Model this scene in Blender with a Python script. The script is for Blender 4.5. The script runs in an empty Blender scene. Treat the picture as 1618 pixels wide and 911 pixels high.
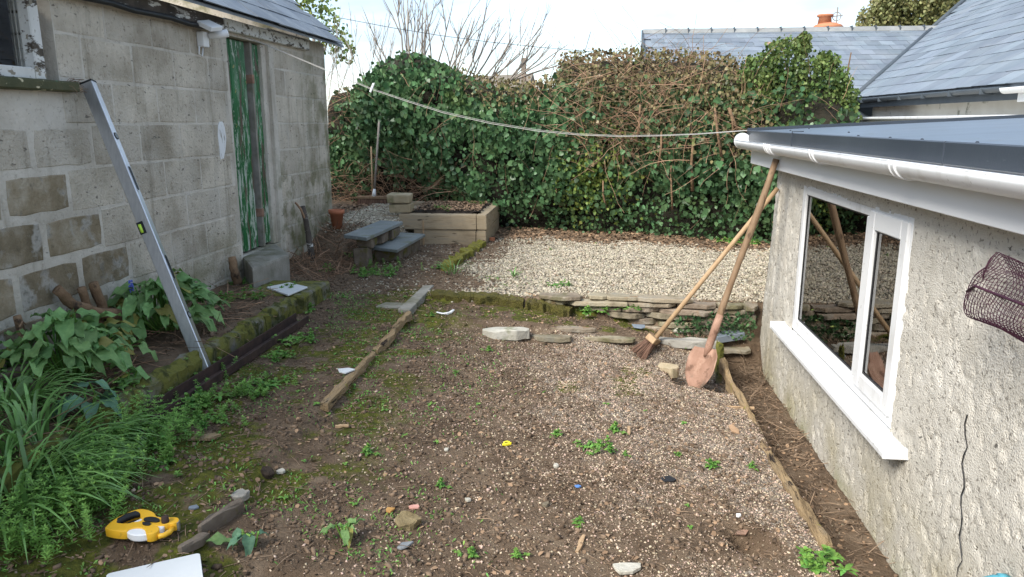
import bpy, bmesh, math, random
import numpy as np
from mathutils import Vector, Matrix, Euler, noise as mnoise

SC = bpy.context.scene
COL = SC.collection
R = random.Random(11)
rng = np.random.default_rng(11)
rad = math.radians

# ------------------------------------------------------------------ camera
CAM_Z, PITCH, YAW, FPX = 1.6, rad(12.6), rad(6.0), 1180.0
cam = bpy.data.cameras.new('camera')
cam.sensor_width = 36.0
cam.lens = FPX / 1618 * 36
cam.clip_start, cam.clip_end = 0.05, 1000
camo = bpy.data.objects.new('camera', cam)
camo.location = (0, 0, CAM_Z)
camo.rotation_euler = (rad(90) - PITCH, 0, YAW)
COL.objects.link(camo)
SC.camera = camo

# ------------------------------------------------------------------ sky, sun, exposure
SUN_EL, SUN_AZ = rad(41), rad(219)          # azimuth clockwise from +Y
w = bpy.data.worlds.new('World'); SC.world = w; w.use_nodes = True
nt = w.node_tree; nt.nodes.clear()
wo = nt.nodes.new('ShaderNodeOutputWorld'); bg = nt.nodes.new('ShaderNodeBackground')
sky = nt.nodes.new('ShaderNodeTexSky'); sky.sky_type = 'NISHITA'; sky.sun_disc = False
sky.sun_elevation = SUN_EL; sky.sun_rotation = SUN_AZ
tc = nt.nodes.new('ShaderNodeTexCoord'); mp = nt.nodes.new('ShaderNodeMapping')
mp.inputs['Scale'].default_value = (1.0, 1.0, 3.2); mp.inputs['Location'].default_value = (0.35, 0.1, 0.2)
nz = nt.nodes.new('ShaderNodeTexNoise'); nz.inputs['Scale'].default_value = 2.6
nz.inputs['Detail'].default_value = 7; nz.inputs['Roughness'].default_value = .55
rp = nt.nodes.new('ShaderNodeValToRGB')
rp.color_ramp.elements[0].position = .43; rp.color_ramp.elements[1].position = .68
rp.color_ramp.elements[0].color = (.5, .5, .5, 1)
mx = nt.nodes.new('ShaderNodeMix'); mx.data_type = 'RGBA'
mx.inputs[7].default_value = (2.55, 2.9, 3.3, 1)    # sunlit cloud, same units as the sky texture
nz2 = nt.nodes.new('ShaderNodeTexNoise'); nz2.inputs['Scale'].default_value = 5.5; nz2.inputs['Detail'].default_value = 6; nz2.inputs['Roughness'].default_value = .5
rp2 = nt.nodes.new('ShaderNodeValToRGB'); rp2.color_ramp.elements[0].position = .38; rp2.color_ramp.elements[1].position = .62
rp2.color_ramp.elements[0].color = (1.45, 1.85, 2.3, 1); rp2.color_ramp.elements[1].color = (2.35, 2.55, 2.75, 1)   # blue-grey and bright cloud
nt.links.new(mp.outputs[0], nz2.inputs['Vector']); nt.links.new(nz2.outputs['Fac'], rp2.inputs[0]); nt.links.new(rp2.outputs[0], mx.inputs[7])
bg.inputs['Strength'].default_value = 0.1
nt.links.new(tc.outputs['Generated'], mp.inputs[0]); nt.links.new(mp.outputs[0], nz.inputs['Vector'])
nt.links.new(nz.outputs['Fac'], rp.inputs[0]); nt.links.new(rp.outputs[0], mx.inputs[0])
nt.links.new(sky.outputs[0], mx.inputs[6]); nt.links.new(mx.outputs[2], bg.inputs[0]); nt.links.new(bg.outputs[0], wo.inputs[0])

sl = bpy.data.lights.new('sun', 'SUN'); sl.energy = 1.5; sl.angle = rad(24); sl.color = (1, .95, .86)
so = bpy.data.objects.new('sun', sl); COL.objects.link(so)
sdir = Vector((math.sin(SUN_AZ) * math.cos(SUN_EL), math.cos(SUN_AZ) * math.cos(SUN_EL), math.sin(SUN_EL)))
so.rotation_euler = sdir.to_track_quat('Z', 'Y').to_euler(); so.location = (0, 0, 20)
SC.view_settings.view_transform = 'Standard'; SC.view_settings.look = 'None'
SC.view_settings.gamma = 1.0; SC.view_settings.exposure = 2.05

# ------------------------------------------------------------------ noise
def _h(i, j, s):
    n = (i * 374761393 + j * 668265263 + s * 974711) & 0xFFFFFFFF
    n = ((n ^ (n >> 13)) * 1274126177) & 0xFFFFFFFF
    return ((n ^ (n >> 16)) & 0xFFFF) / 65535.0
def vn(x, y, s=0):
    x = np.asarray(x, float); y = np.asarray(y, float)
    i = np.floor(x).astype(np.int64); j = np.floor(y).astype(np.int64)
    u = x - i; v = y - j; u = u * u * (3 - 2 * u); v = v * v * (3 - 2 * v)
    return (_h(i, j, s) * (1 - u) + _h(i + 1, j, s) * u) * (1 - v) + (_h(i, j + 1, s) * (1 - u) + _h(i + 1, j + 1, s) * u) * v
def fbm(x, y, s=0, o=4):
    a, t, n = .5, 0, 0
    for k in range(o):
        t = t + a * vn(x * 2 ** k, y * 2 ** k, s + k); n += a; a *= .5
    return t / n
def ss(a, b, x):
    t = np.clip((np.asarray(x, float) - a) / (b - a), 0, 1); return t * t * (3 - 2 * t)

# ------------------------------------------------------------------ terrain height and ground zones
def Hs(x, y):                                # smooth form of the ground
    x = np.asarray(x, float); y = np.asarray(y, float)
    path = .28 + .02 * ss(3, 6, y) - .03 * ss(2.6, 1.6, y)
    yard = .235 - .235 * np.clip((x + 1.25) / 2.1, 0, 1)
    chan = np.interp(x, [-1.2, -.6, -.2, .2, .7, 1.2], [.265, .25, .205, .16, .09, .04])
    yard = yard * (1 - ss(4.85, 5.05, y)) + chan * ss(4.85, 5.05, y)
    hole = ss(.5, .6, x) * ss(4.38, 4.46, y) * (1 - ss(4.86, 4.95, y))
    yard = yard - .11 * hole
    tr = ss(.92, .985, x) * (1 - ss(5.2, 5.4, y))
    yard = yard * (1 - tr) - .16 * tr
    yard = yard - .09 * ss(.52, .64, x) * ss(2.55, 2.63, y) * (1 - ss(2.72, 2.8, y)) * (1 - ss(.68, .8, x)) \
        - .07 * ss(-1.1, -.98, x) * (1 - ss(-.8, -.65, x)) * (1 - ss(1.98, 2.08, y))
    terr = .30 + .01 * (x > -9)
    yard = yard * (1 - ss(5.40, 5.47, y)) + terr * ss(5.40, 5.47, y)
    side = ss(-1.29, -1.22, x)
    h = path * (1 - side) + yard * side
    bed = (1 - ss(-2.10, -2.02, x)) * (1 - ss(5.0, 5.9, y))
    h = h + .125 * bed
    h = h + .09 * (1 - ss(-2.7, -2.2, x)) * ss(5.9, 6.2, y)
    up = (1 - ss(-2.06, -1.94, x)) * ss(7.35, 7.5, y) * (1 - ss(10, 10.5, y))
    h = np.where(up > 0, np.maximum(h, .30 + .28 * up), h)
    up2 = (1 - ss(-2.45, -2.15, x)) * ss(6.5, 7.4, y) * (1 - ss(10, 10.5, y))
    h = np.where(y > 6.3, np.maximum(h, .30 + .28 * up2), h)
    return h
def H(x, y):
    h = Hs(x, y)
    near = (np.abs(x) < 3.4) & (y < 10)
    return h + near * (.035 * (fbm(x * 2.1, y * 2.1, 3) - .5) + .022 * (fbm(np.asarray(x) * 11, np.asarray(y) * 11, 9, 3) - .5))
def zones(x, y):
    n1 = fbm(x * 2.2, y * 2.2, 21); n2 = fbm(x * 7, y * 7, 31); n3 = fbm(x * 1.1, y * 1.1, 41)
    grav = ss(5.42, 5.6, y) * ss(-1.2, -.5, x + .9 * (n1 - .5)) * (1 - ss(7.75, 8.35, y + .17 * x + .8 * (n1 - .5)))
    grav = np.maximum(grav * ss(.22, .4, n2 + .35 * ss(-.8, .2, x)), .95 * (1 - ss(-2.05, -1.9, x)) * ss(7.1, 7.4, y) * ss(-2.75, -2.6, x))
    grit = ss(-.4, 1.0, x + 1.3 * (n1 - .5) + .45 * ss(3.0, 4.4, y)) * (1 - ss(.88, .95, x)) * (1 - ss(4.9, 5.1, y)) * ss(-1.28, -1.1, x)
    hol = np.exp(-(((x - .6) / .2) ** 2 + ((y - 2.66) / .2) ** 2)) + np.exp(-(((x + .9) / .25) ** 2 + ((y - 2.02) / .12) ** 2))
    grit = np.clip(grit * (.25 + 1.2 * n2) - hol, 0, 1)
    moss = ss(.42, .6, n1 * .55 + n2 * .45) * ss(-2.0, -1.8, x) * (1 - ss(-1.25, -.4, x)) * (1 - ss(5.4, 6.2, y)) * .8
    moss = np.maximum(moss, .85 * ss(4.98, 5.1, y) * (1 - ss(5.4, 5.48, y)) * ss(-1.0, -.7, x) * (1 - ss(.4, .7, x)) * ss(.3, .5, n2))
    for (mx_, my_, mr) in ((.21, 4.50, .13), (.25, 4.12, .10), (.23, 4.3, .07), (-.1, 4.1, .08), (.35, 4.55, .07)):
        moss = np.maximum(moss, 1.2 * np.exp(-(((x - mx_) / mr) ** 2 + ((y - my_) / (mr * 1.5)) ** 2)) * ss(.3, .55, n2))
    return np.clip(grav, 0, 1), np.clip(moss, 0, 1), grit

def ray(px, py):
    cp, sp, cy, sy = math.cos(PITCH), math.sin(PITCH), math.cos(YAW), math.sin(YAW)
    f = np.array([-sy * cp, cy * cp, -sp]); r = np.array([cy, sy, 0]); u = np.cross(r, f)
    return f + r * (px - 809) / FPX + u * (455.5 - py) / FPX
_T = np.arange(1.5, 14, .004)
def at(px, py, dz=0):                       # point of the ground under a viewed direction
    d = ray(px, py); X = d[0] * _T; Y = d[1] * _T; Z = CAM_Z + d[2] * _T
    k = int(np.argmax(Z < H(X, Y)))
    return Vector((X[k], Y[k], float(H(X[k], Y[k])) + dz))
def gz(x, y): return float(H(np.float64(x), np.float64(y)))
def gl(x, y): return float(Hs(np.float64(x), np.float64(y)))

# ------------------------------------------------------------------ object helpers
ORG = {}
def link(o, parent=None):
    COL.objects.link(o)
    if parent is not None: o.parent = parent
    return o
def tag(o, label=None, cat=None, group=None, kind=None):
    if label: o['label'] = label
    if cat: o['category'] = cat
    if group: o['group'] = group
    if kind: o['kind'] = kind
    return o
def thing(name, label, cat, loc=(0, 0, 0), group=None):
    o = bpy.data.objects.new(name, None); o.empty_display_size = .1; o.location = loc
    link(o); ORG[o.name] = Vector(loc)
    return tag(o, label, cat, group)
def org(p): return ORG.get(p.name, Vector((0, 0, 0))) if p is not None else Vector((0, 0, 0))
def mesh_np(name, V, F, mat, parent=None, smooth=False, local=False):
    V = np.asarray(V, np.float32)
    if parent is not None and not local: V = V - np.array(org(parent), np.float32)
    F = np.asarray(F, np.int32); n, k = F.shape
    me = bpy.data.meshes.new(name)
    me.vertices.add(len(V)); me.vertices.foreach_set('co', V.ravel())
    me.loops.add(n * k); me.loops.foreach_set('vertex_index', F.ravel())
    me.polygons.add(n); me.polygons.foreach_set('loop_start', np.arange(0, n * k, k, dtype=np.int32))
    if smooth: me.polygons.foreach_set('use_smooth', np.ones(n, bool))
    me.update(calc_edges=True)
    if mat: me.materials.append(mat)
    o = bpy.data.objects.new(name, me); link(o, parent); ORG[o.name] = org(parent)
    return o
class MB:
    def __init__(s): s.V = []; s.F = []
    def add(s, V, F, M=None):
        b = len(s.V)
        for v in V:
            v = Vector(v); s.V.append(M @ v if M else v)
        for f in F: s.F.append(tuple(i + b for i in f))
        return s
    def box(s, x0, x1, y0, y1, z0, z1, M=None, j=0):
        V = [Vector((x, y, z)) + (Vector((R.uniform(-j, j), R.uniform(-j, j), R.uniform(-j, j))) if j else Vector()) for z in (z0, z1) for y in (y0, y1) for x in (x0, x1)]
        return s.add(V, [(0, 2, 3, 1), (4, 5, 7, 6), (0, 1, 5, 4), (2, 6, 7, 3), (0, 4, 6, 2), (1, 3, 7, 5)], M)
    def tube(s, pts, rs, n=8, M=None, jit=0, cap=True, ell=1):
        pts = [Vector(p) for p in pts]
        if not hasattr(rs, '__len__'): rs = [rs] * len(pts)
        V = []; F = []
        t0 = (pts[1] - pts[0]).normalized()
        a = t0.orthogonal().normalized()
        for i, p in enumerate(pts):
            t = (pts[min(i + 1, len(pts) - 1)] - pts[max(i - 1, 0)]).normalized()
            a = (a - t * a.dot(t)).normalized(); b = t.cross(a)
            for k in range(n):
                th = 2 * math.pi * k / n; r = rs[i] * (1 + R.uniform(-jit, jit))
                V.append(p + a * math.cos(th) * r + b * math.sin(th) * r * ell)
        for i in range(len(pts) - 1):
            for k in range(n):
                F.append((i * n + k, i * n + (k + 1) % n, (i + 1) * n + (k + 1) % n, (i + 1) * n + k))
        if cap: F.append(tuple(range(n - 1, -1, -1))); F.append(tuple((len(pts) - 1) * n + k for k in range(n)))
        return s.add(V, F, M)
    def prism(s, P, z0, z1, M=None, jz=0):
        n = len(P)
        V = [(x, y, z0) for x, y in P] + [(x, y, z1 + (R.uniform(-jz, jz) if jz else 0)) for x, y in P]
        F = [tuple(range(n - 1, -1, -1)), tuple(range(n, 2 * n))] + [(i, (i + 1) % n, n + (i + 1) % n, n + i) for i in range(n)]
        return s.add(V, F, M)
    def lathe(s, prof, n=16, M=None):
        V = [(r * math.cos(2 * math.pi * k / n), r * math.sin(2 * math.pi * k / n), z) for r, z in prof for k in range(n)]
        F = [(i * n + k, i * n + (k + 1) % n, (i + 1) * n + (k + 1) % n, (i + 1) * n + k) for i in range(len(prof) - 1) for k in range(n)]
        F += [tuple(range(n - 1, -1, -1)), tuple((len(prof) - 1) * n + k for k in range(n))]
        return s.add(V, F, M)
    def build(s, name, mat, parent=None, smooth=False, bevel=0, segs=1, local=False, rough=0, rs=8):
        o_ = Vector((0, 0, 0)) if local else org(parent)
        me = bpy.data.meshes.new(name)
        me.from_pydata([tuple(v - o_) for v in s.V], [], s.F)
        if bevel or rough:
            bm = bmesh.new(); bm.from_mesh(me)
            if bevel: bmesh.ops.bevel(bm, geom=bm.edges[:], offset=bevel, segments=segs, affect='EDGES', profile=.6)
            if rough:
                for v in bm.verts: v.co += mnoise.noise_vector((v.co + o_) * rs) * rough
            bm.normal_update(); bm.to_mesh(me); bm.free()
        if smooth: me.polygons.foreach_set('use_smooth', [True] * len(me.polygons))
        me.update()
        if mat: me.materials.append(mat)
        o = bpy.data.objects.new(name, me); link(o, parent); ORG[o.name] = org(parent)
        return o
def inst(name, mesh, M, parent=None):       # one more object on shared mesh data; M in world space
    o = bpy.data.objects.new(name, mesh); link(o, parent)
    M = M.copy(); M.translation = M.translation - org(parent)
    o.matrix_basis = M; ORG[o.name] = org(parent)
    return o
def copy_tree(o, parent=None):
    c = o.copy(); COL.objects.link(c)
    if parent is not None: c.parent = parent
    for ch in list(o.children): copy_tree(ch, c)
    return c
def frame_m(loc, z, x=None):                # matrix with local Z along z and local X near x
    z = Vector(z).normalized(); x = Vector(x) if x is not None else z.orthogonal()
    x = (x - z * x.dot(z)).normalized(); y = z.cross(x)
    M = Matrix((x, y, z)).transposed().to_4x4(); M.translation = Vector(loc); return M
def eul(rx, ry, rz):
    cx, sx, cy, sy, cz, sz = np.cos(rx), np.sin(rx), np.cos(ry), np.sin(ry), np.cos(rz), np.sin(rz)
    Rm = np.empty((len(rx), 3, 3))
    Rm[:, 0, 0] = cz * cy; Rm[:, 0, 1] = cz * sy * sx - sz * cx; Rm[:, 0, 2] = cz * sy * cx + sz * sx
    Rm[:, 1, 0] = sz * cy; Rm[:, 1, 1] = sz * sy * sx + cz * cx; Rm[:, 1, 2] = sz * sy * cx - cz * sx
    Rm[:, 2, 0] = -sy; Rm[:, 2, 1] = cy * sx; Rm[:, 2, 2] = cy * cx
    return Rm
def scat(tv, tf, P, Rm, S):
    tv = np.asarray(tv, float); tf = np.asarray(tf, np.int64); n = len(P)
    S = np.asarray(S, float)
    if S.ndim == 1: S = np.repeat(S[:, None], 3, 1)
    V = np.einsum('nij,nkj->nki', Rm, tv[None] * S[:, None, :]) + np.asarray(P)[:, None, :]
    F = tf[None] + (np.arange(n) * len(tv))[:, None, None]
    return V.reshape(-1, 3), F.reshape(-1, tf.shape[1])
def cat_vf(parts):
    V = []; F = []; b = 0
    for v, f in parts: V.append(v); F.append(f + b); b += len(v)
    return np.concatenate(V), np.concatenate(F)

# ------------------------------------------------------------------ materials
def M_(name, cols, scale=8, rough=.8, bump=.3, bscale=40, bdist=.01, detail=5, rnd=0, island=0, layers=(), metal=0, spec=.3,
       coord='pos', stretch=(1, 1, 1), rot=(0, 0, 0), lo=.3, hi=.7, trans=0, hue=0, voro=0):
    m = bpy.data.materials.new(name); m.use_nodes = True
    nt = m.node_tree; N = nt.nodes; L = nt.links
    b = N['Principled BSDF']; b.inputs['Roughness'].default_value = rough; b.inputs['Metallic'].default_value = metal
    b.inputs['Specular IOR Level'].default_value = spec
    if coord == 'pos': src = N.new('ShaderNodeNewGeometry').outputs['Position']
    else: src = N.new('ShaderNodeTexCoord').outputs['Object']
    def mapped(st, ro=(0, 0, 0)):
        mp = N.new('ShaderNodeMapping'); mp.inputs['Scale'].default_value = st; mp.inputs['Rotation'].default_value = ro
        L.new(src, mp.inputs[0]); return mp.outputs[0]
    def noise(vec, sc, det=detail, ro=.6):
        n = N.new('ShaderNodeTexNoise'); n.inputs['Scale'].default_value = sc; n.inputs['Detail'].default_value = det
        n.inputs['Roughness'].default_value = ro; L.new(vec, n.inputs['Vector']); return n.outputs['Fac']
    def ramp(fac, els):
        r = N.new('ShaderNodeValToRGB'); e = r.color_ramp.elements
        while len(e) < len(els): e.new(.5)
        for q, (p, c) in zip(e, els): q.position = p; q.color = (*c, 1) if len(c) == 3 else c
        L.new(fac, r.inputs[0]); return r.outputs[0]
    vec = mapped(stretch, rot)
    f = noise(vec, scale)
    k = len(cols)
    c = ramp(f, [(lo + (hi - lo) * i / max(1, k - 1), cols[i]) for i in range(k)]) if k > 1 else None
    if c is None:
        rgb = N.new('ShaderNodeRGB'); rgb.outputs[0].default_value = (*cols[0], 1); c = rgb.outputs[0]
    if rnd or island:
        if island:
            g = N.new('ShaderNodeNewGeometry'); ri = g.outputs['Random Per Island']
        else:
            ri = N.new('ShaderNodeObjectInfo').outputs['Random']
        amt = island or rnd
        mr = N.new('ShaderNodeMapRange'); mr.inputs[3].default_value = 1 - amt; mr.inputs[4].default_value = 1 + amt
        L.new(ri, mr.inputs[0])
        hs = N.new('ShaderNodeHueSaturation'); L.new(mr.outputs[0], hs.inputs['Value']); L.new(c, hs.inputs['Color'])
        if hue:
            wn = N.new('ShaderNodeTexWhiteNoise'); wn.noise_dimensions = '1D'; L.new(ri, wn.inputs['W'])
            m2 = N.new('ShaderNodeMapRange'); m2.inputs[3].default_value = .5 - hue; m2.inputs[4].default_value = .5 + hue
            L.new(wn.outputs['Value'], m2.inputs[0]); L.new(m2.outputs[0], hs.inputs['Hue'])
        c = hs.outputs[0]
    for ly in layers:
        v = mapped(ly.get('stretch', (1, 1, 1)), ly.get('rot', (0, 0, 0)))
        f2 = noise(v, ly['scale'], ly.get('det', 5), ly.get('ro', .6))
        rr = ramp(f2, [(ly['lo'], (0, 0, 0)), (ly['hi'], (1, 1, 1))])
        for ax in 'xyz':
            if ax in ly:
                a0, a1 = ly[ax]
                sp = N.new('ShaderNodeSeparateXYZ'); L.new(src, sp.inputs[0])
                mr = N.new('ShaderNodeMapRange'); mr.interpolation_type = 'SMOOTHSTEP'
                mr.inputs[1].default_value = a0; mr.inputs[2].default_value = a1
                L.new(sp.outputs['xyz'.index(ax)], mr.inputs[0])
                mu = N.new('ShaderNodeMath'); mu.operation = 'MULTIPLY'; L.new(rr, mu.inputs[0]); L.new(mr.outputs[0], mu.inputs[1]); rr = mu.outputs[0]
        if 'amt' in ly:
            mu = N.new('ShaderNodeMath'); mu.operation = 'MULTIPLY'; L.new(rr, mu.inputs[0]); mu.inputs[1].default_value = ly['amt']; rr = mu.outputs[0]
        mxn = N.new('ShaderNodeMix'); mxn.data_type = 'RGBA'; L.new(rr, mxn.inputs[0]); L.new(c, mxn.inputs[6])
        mxn.inputs[7].default_value = (*ly['col'], 1); c = mxn.outputs[2]
    L.new(c, b.inputs['Base Color'])
    if bump:
        bn = N.new('ShaderNodeBump'); bn.inputs['Strength'].default_value = bump; bn.inputs['Distance'].default_value = bdist
        if voro:
            vv = N.new('ShaderNodeTexVoronoi'); vv.inputs['Scale'].default_value = voro; L.new(vec, vv.inputs['Vector'])
            ad = N.new('ShaderNodeMath'); ad.operation = 'ADD'; L.new(vv.outputs['Distance'], ad.inputs[0]); L.new(noise(vec, bscale, 6), ad.inputs[1]); hgt = ad.outputs[0]
        else: hgt = noise(vec, bscale, 6)
        L.new(hgt, bn.inputs['Height']); L.new(bn.outputs[0], b.inputs['Normal'])
    if trans:
        out = N['Material Output']; tr = N.new('ShaderNodeBsdfTranslucent'); L.new(c, tr.inputs[0])
        ms = N.new('ShaderNodeMixShader'); ms.inputs[0].default_value = trans
        L.new(b.outputs[0], ms.inputs[1]); L.new(tr.outputs[0], ms.inputs[2]); L.new(ms.outputs[0], out.inputs[0])
    return m
def glass_mat(name, tint=(.9, .95, .95), ior=3.6):
    m = bpy.data.materials.new(name); m.use_nodes = True; N = m.node_tree.nodes; L = m.node_tree.links; N.clear()
    o = N.new('ShaderNodeOutputMaterial'); t = N.new('ShaderNodeBsdfTransparent'); t.inputs[0].default_value = (*tint, 1)
    g = N.new('ShaderNodeBsdfGlossy'); g.inputs['Roughness'].default_value = .0
    fr = N.new('ShaderNodeFresnel'); fr.inputs[0].default_value = ior
    mx = N.new('ShaderNodeMixShader'); L.new(fr.outputs[0], mx.inputs[0]); L.new(t.outputs[0], mx.inputs[1]); L.new(g.outputs[0], mx.inputs[2]); L.new(mx.outputs[0], o.inputs[0])
    return m

algae = (.12, .12, .045)
WALL_L = [dict(col=(.56, .53, .48), scale=1.6, lo=.5, hi=.68, amt=.5), dict(col=(.20, .165, .11), scale=3.1, lo=.5, hi=.7, amt=.5), dict(col=(.19, .165, .12), scale=5, lo=.55, hi=.7, stretch=(1, 2.5, .25), amt=.45),
          dict(col=(.17, .14, .105), scale=42, lo=.58, hi=.70, det=4, amt=.6), dict(col=(.55, .53, .5), scale=70, lo=.66, hi=.74, det=2, amt=.7),
          dict(col=(.05, .045, .04), scale=24, lo=.67, hi=.71, det=2, stretch=(1, .6, 1.4), amt=.65),
          dict(col=algae, scale=4, lo=.42, hi=.6, y=(6.6, 7.6), amt=.75), dict(col=algae, scale=3, lo=.4, hi=.62, z=(.95, .55), amt=.65),
          dict(col=algae, scale=6, lo=.5, hi=.62, y=(5.9, 6.4), z=(1.5, .9), amt=.7)]
m_block = M_('concrete_block', [(.42, .375, .305), (.60, .545, .46)], 5, .95, .9, 60, .014, rnd=.11, layers=WALL_L)
WALL_M = [dict(l) for l in WALL_L]; WALL_M[3]['amt'] = .35; WALL_M[1]['amt'] = .25
m_mortar = M_('smeared_mortar', [(.46, .42, .36), (.63, .59, .525)], 4, .95, .6, 45, .012, layers=WALL_M)
m_dirtyblock = M_('dirty_block', [(.13, .105, .065), (.24, .195, .13), (.38, .34, .27)], 5, .95, .7, 55, .012, rnd=.15,
                  layers=[dict(col=(.4, .385, .35), scale=7, lo=.53, hi=.62, amt=.8), dict(col=(.06, .05, .035), scale=14, lo=.6, hi=.72, amt=.6)])
m_green = M_('peeling_green_paint', [(.008, .085, .022), (.016, .16, .045)], 3, .5, .4, 50, .004, spec=.4, coord='pos', layers=[
    dict(col=(.42, .47, .41), scale=7, lo=.52, hi=.56, stretch=(1, 3, .6), det=8, ro=.75, z=(2.4, 1.0)),
    dict(col=(.5, .52, .46), scale=13, lo=.585, hi=.61, stretch=(1, 2.5, .6), det=8, ro=.7, amt=.9),
    dict(col=(.10, .07, .05), scale=6, lo=.57, hi=.60, stretch=(1, 3.5, .5), det=7),
    dict(col=(.3, .27, .1), scale=15, lo=.66, hi=.68, det=3, z=(1.3, 1.6))])
m_whitepeel = M_('peeling_white_paint', [(.55, .55, .52), (.7, .7, .68)], 5, .6, .5, 60, .004, layers=[
    dict(col=(.07, .055, .04), scale=12, lo=.54, hi=.58, stretch=(1, .6, 1.6), det=8, ro=.7), dict(col=(.25, .22, .17), scale=20, lo=.58, hi=.62, det=6)])
m_darkpeel = M_('weathered_dark_board', [(.06, .05, .042), (.12, .1, .085)], 9, .85, .5, 60, .006, layers=[
    dict(col=(.62, .62, .59), scale=7, lo=.56, hi=.59, stretch=(1, .5, 2), det=8, ro=.7), dict(col=(.02, .02, .02), scale=4, lo=.5, hi=.6, amt=.5)])
m_greensill = M_('flaked_green_sill', [(.05, .06, .03), (.1, .095, .05)], 9, .8, .5, 60, .005, layers=[
    dict(col=(.06, .35, .22), scale=10, lo=.62, hi=.65, det=6), dict(col=(.55, .5, .34), scale=9, lo=.6, hi=.63, det=6, stretch=(1, 1, 2))])
m_white = M_('white_upvc', [(.66, .67, .68), (.72, .73, .74)], 3, .38, .03, 30, .002, spec=.5, layers=[dict(col=(.36, .35, .31), scale=7, lo=.55, hi=.75, amt=.45, stretch=(2, 2, .5)), dict(col=(.2, .19, .16), scale=45, lo=.68, hi=.72, det=2, amt=.5)])
m_whitepl = M_('white_plastic', [(.78, .79, .8)], 3, .4, 0)
m_rough = M_('cream_roughcast', [(.50, .47, .41), (.63, .60, .54)], 5, .95, .8, 210, .005, voro=160, layers=[
    dict(col=(.22, .20, .17), scale=62, lo=.60, hi=.68, det=2, ro=.5, amt=.8), dict(col=(.07, .065, .055), scale=36, lo=.655, hi=.69, det=3, amt=.85, stretch=(1, .8, 1.3)),  # dark specks put the shade of the roughcast pits into the colour
    dict(col=(.30, .25, .12), scale=2.5, lo=.4, hi=.6, z=(.45, -.12), amt=.55), dict(col=(.27, .28, .12), scale=3.5, lo=.45, hi=.6, z=(.0, -.2), amt=.6),
    dict(col=(.32, .27, .19), scale=4, lo=.45, hi=.65, y=(4.7, 5.2), amt=.45)])
m_slate = M_('blue_grey_slate', [(.135, .165, .20), (.19, .22, .255)], 3, .5, .25, 25, .006, rnd=.2, spec=.45, hue=.012, layers=[dict(col=(.27, .29, .31), scale=1.7, lo=.5, hi=.7, amt=.4), dict(col=(.1, .12, .1), scale=9, lo=.6, hi=.7, amt=.4)])
m_slate_old = M_('old_dull_slate', [(.12, .14, .17), (.2, .225, .25)], 4, .55, .3, 30, .006, rnd=.2, spec=.4, layers=[dict(col=(.3, .31, .31), scale=8, lo=.58, hi=.68, amt=.6)])
m_orange_slate = M_('pinkish_slate', [(.34, .2, .14), (.4, .26, .2)], 6, .8, .2)
m_ridge = M_('grey_ridge_tile', [(.2, .21, .21), (.28, .285, .28)], 6, .8, .3, rnd=.1)
m_grp = M_('blue_grey_fibreglass', [(.085, .115, .16), (.115, .15, .2)], 2.5, .38, .12, 9, .01, spec=.5, stretch=(.6, 2.5, 1), layers=[dict(col=(.2, .235, .28), scale=3, lo=.5, hi=.75, amt=.5, stretch=(.4, 3, 1)), dict(col=(.07, .075, .06), scale=7, lo=.58, hi=.68, amt=.5), dict(col=(.05, .06, .03), scale=60, lo=.68, hi=.72, det=2)])
m_grptrim = M_('dark_fibreglass_trim', [(.028, .036, .05), (.045, .055, .07)], 3, .35, .05, spec=.5, layers=[dict(col=(.25, .27, .29), scale=5, lo=.66, hi=.7, stretch=(1, .5, 2), amt=.5)])
m_dark = M_('dark_grey_fascia', [(.05, .065, .08), (.075, .09, .105)], 4, .5, .05)
m_black = M_('black_rubber', [(.018, .019, .021)], 4, .5, 0)
m_render = M_('old_white_render', [(.58, .56, .51), (.68, .67, .63)], 3, .9, .3, layers=[dict(col=(.08, .09, .05), scale=5, lo=.62, hi=.7, amt=.7)])
m_brick = M_('orange_chimney', [(.42, .16, .08), (.5, .22, .12)], 6, .85, .3)
m_soil = M_('dark_soil', [(.022, .016, .012), (.06, .043, .032)], 20, .95, .8, 60, .02)
m_soilc = M_('soil_crumb', [(.095, .064, .042), (.19, .135, .092)], 20, .95, .3, island=.5)
m_gravel = M_('cream_gravel', [(.31, .265, .195), (.45, .405, .32)], 9, .85, 0, island=.42, hue=.02)
m_grit = M_('pinkish_grit', [(.32, .24, .175), (.47, .375, .29)], 9, .85, 0, island=.62, hue=.03)
m_twig = M_('dry_twig', [(.15, .10, .065), (.29, .21, .145)], 9, .9, 0, island=.5)
m_litter = M_('dead_leaf', [(.16, .10, .06), (.30, .2, .125)], 9, .9, 0, island=.6)
m_yellowmoss = M_('yellow_moss', [(.10, .10, .02), (.24, .23, .04), (.13, .11, .05)], 14, 1, 1, 90, .03)
m_moss = M_('moss', [(.06, .058, .016), (.13, .115, .028), (.10, .08, .04)], 14, 1, 1, 90, .03)
m_kerb = M_('mossy_concrete', [(.12, .115, .095), (.2, .19, .16)], 8, .95, .7, 50, .012, layers=[dict(col=(.13, .13, .028), scale=6, lo=.36, hi=.5, det=7), dict(col=(.05, .055, .015), scale=15, lo=.5, hi=.6)])
m_conc = M_('weathered_concrete', [(.2, .19, .16), (.31, .295, .26)], 7, .95, .5, 45, .01, layers=[dict(col=(.1, .1, .04), scale=4, lo=.5, hi=.65, amt=.7)])
m_sleeper = M_('weathered_sleeper', [(.23, .175, .11), (.36, .285, .19), (.30, .25, .18)], 4, .9, .5, 22, .008, stretch=(1, 1, 9), layers=[dict(col=(.06, .045, .03), scale=5, lo=.62, hi=.68, stretch=(1, 1, 7), det=6), dict(col=(.1, .085, .06), scale=2.5, lo=.5, hi=.7, amt=.55)])
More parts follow.
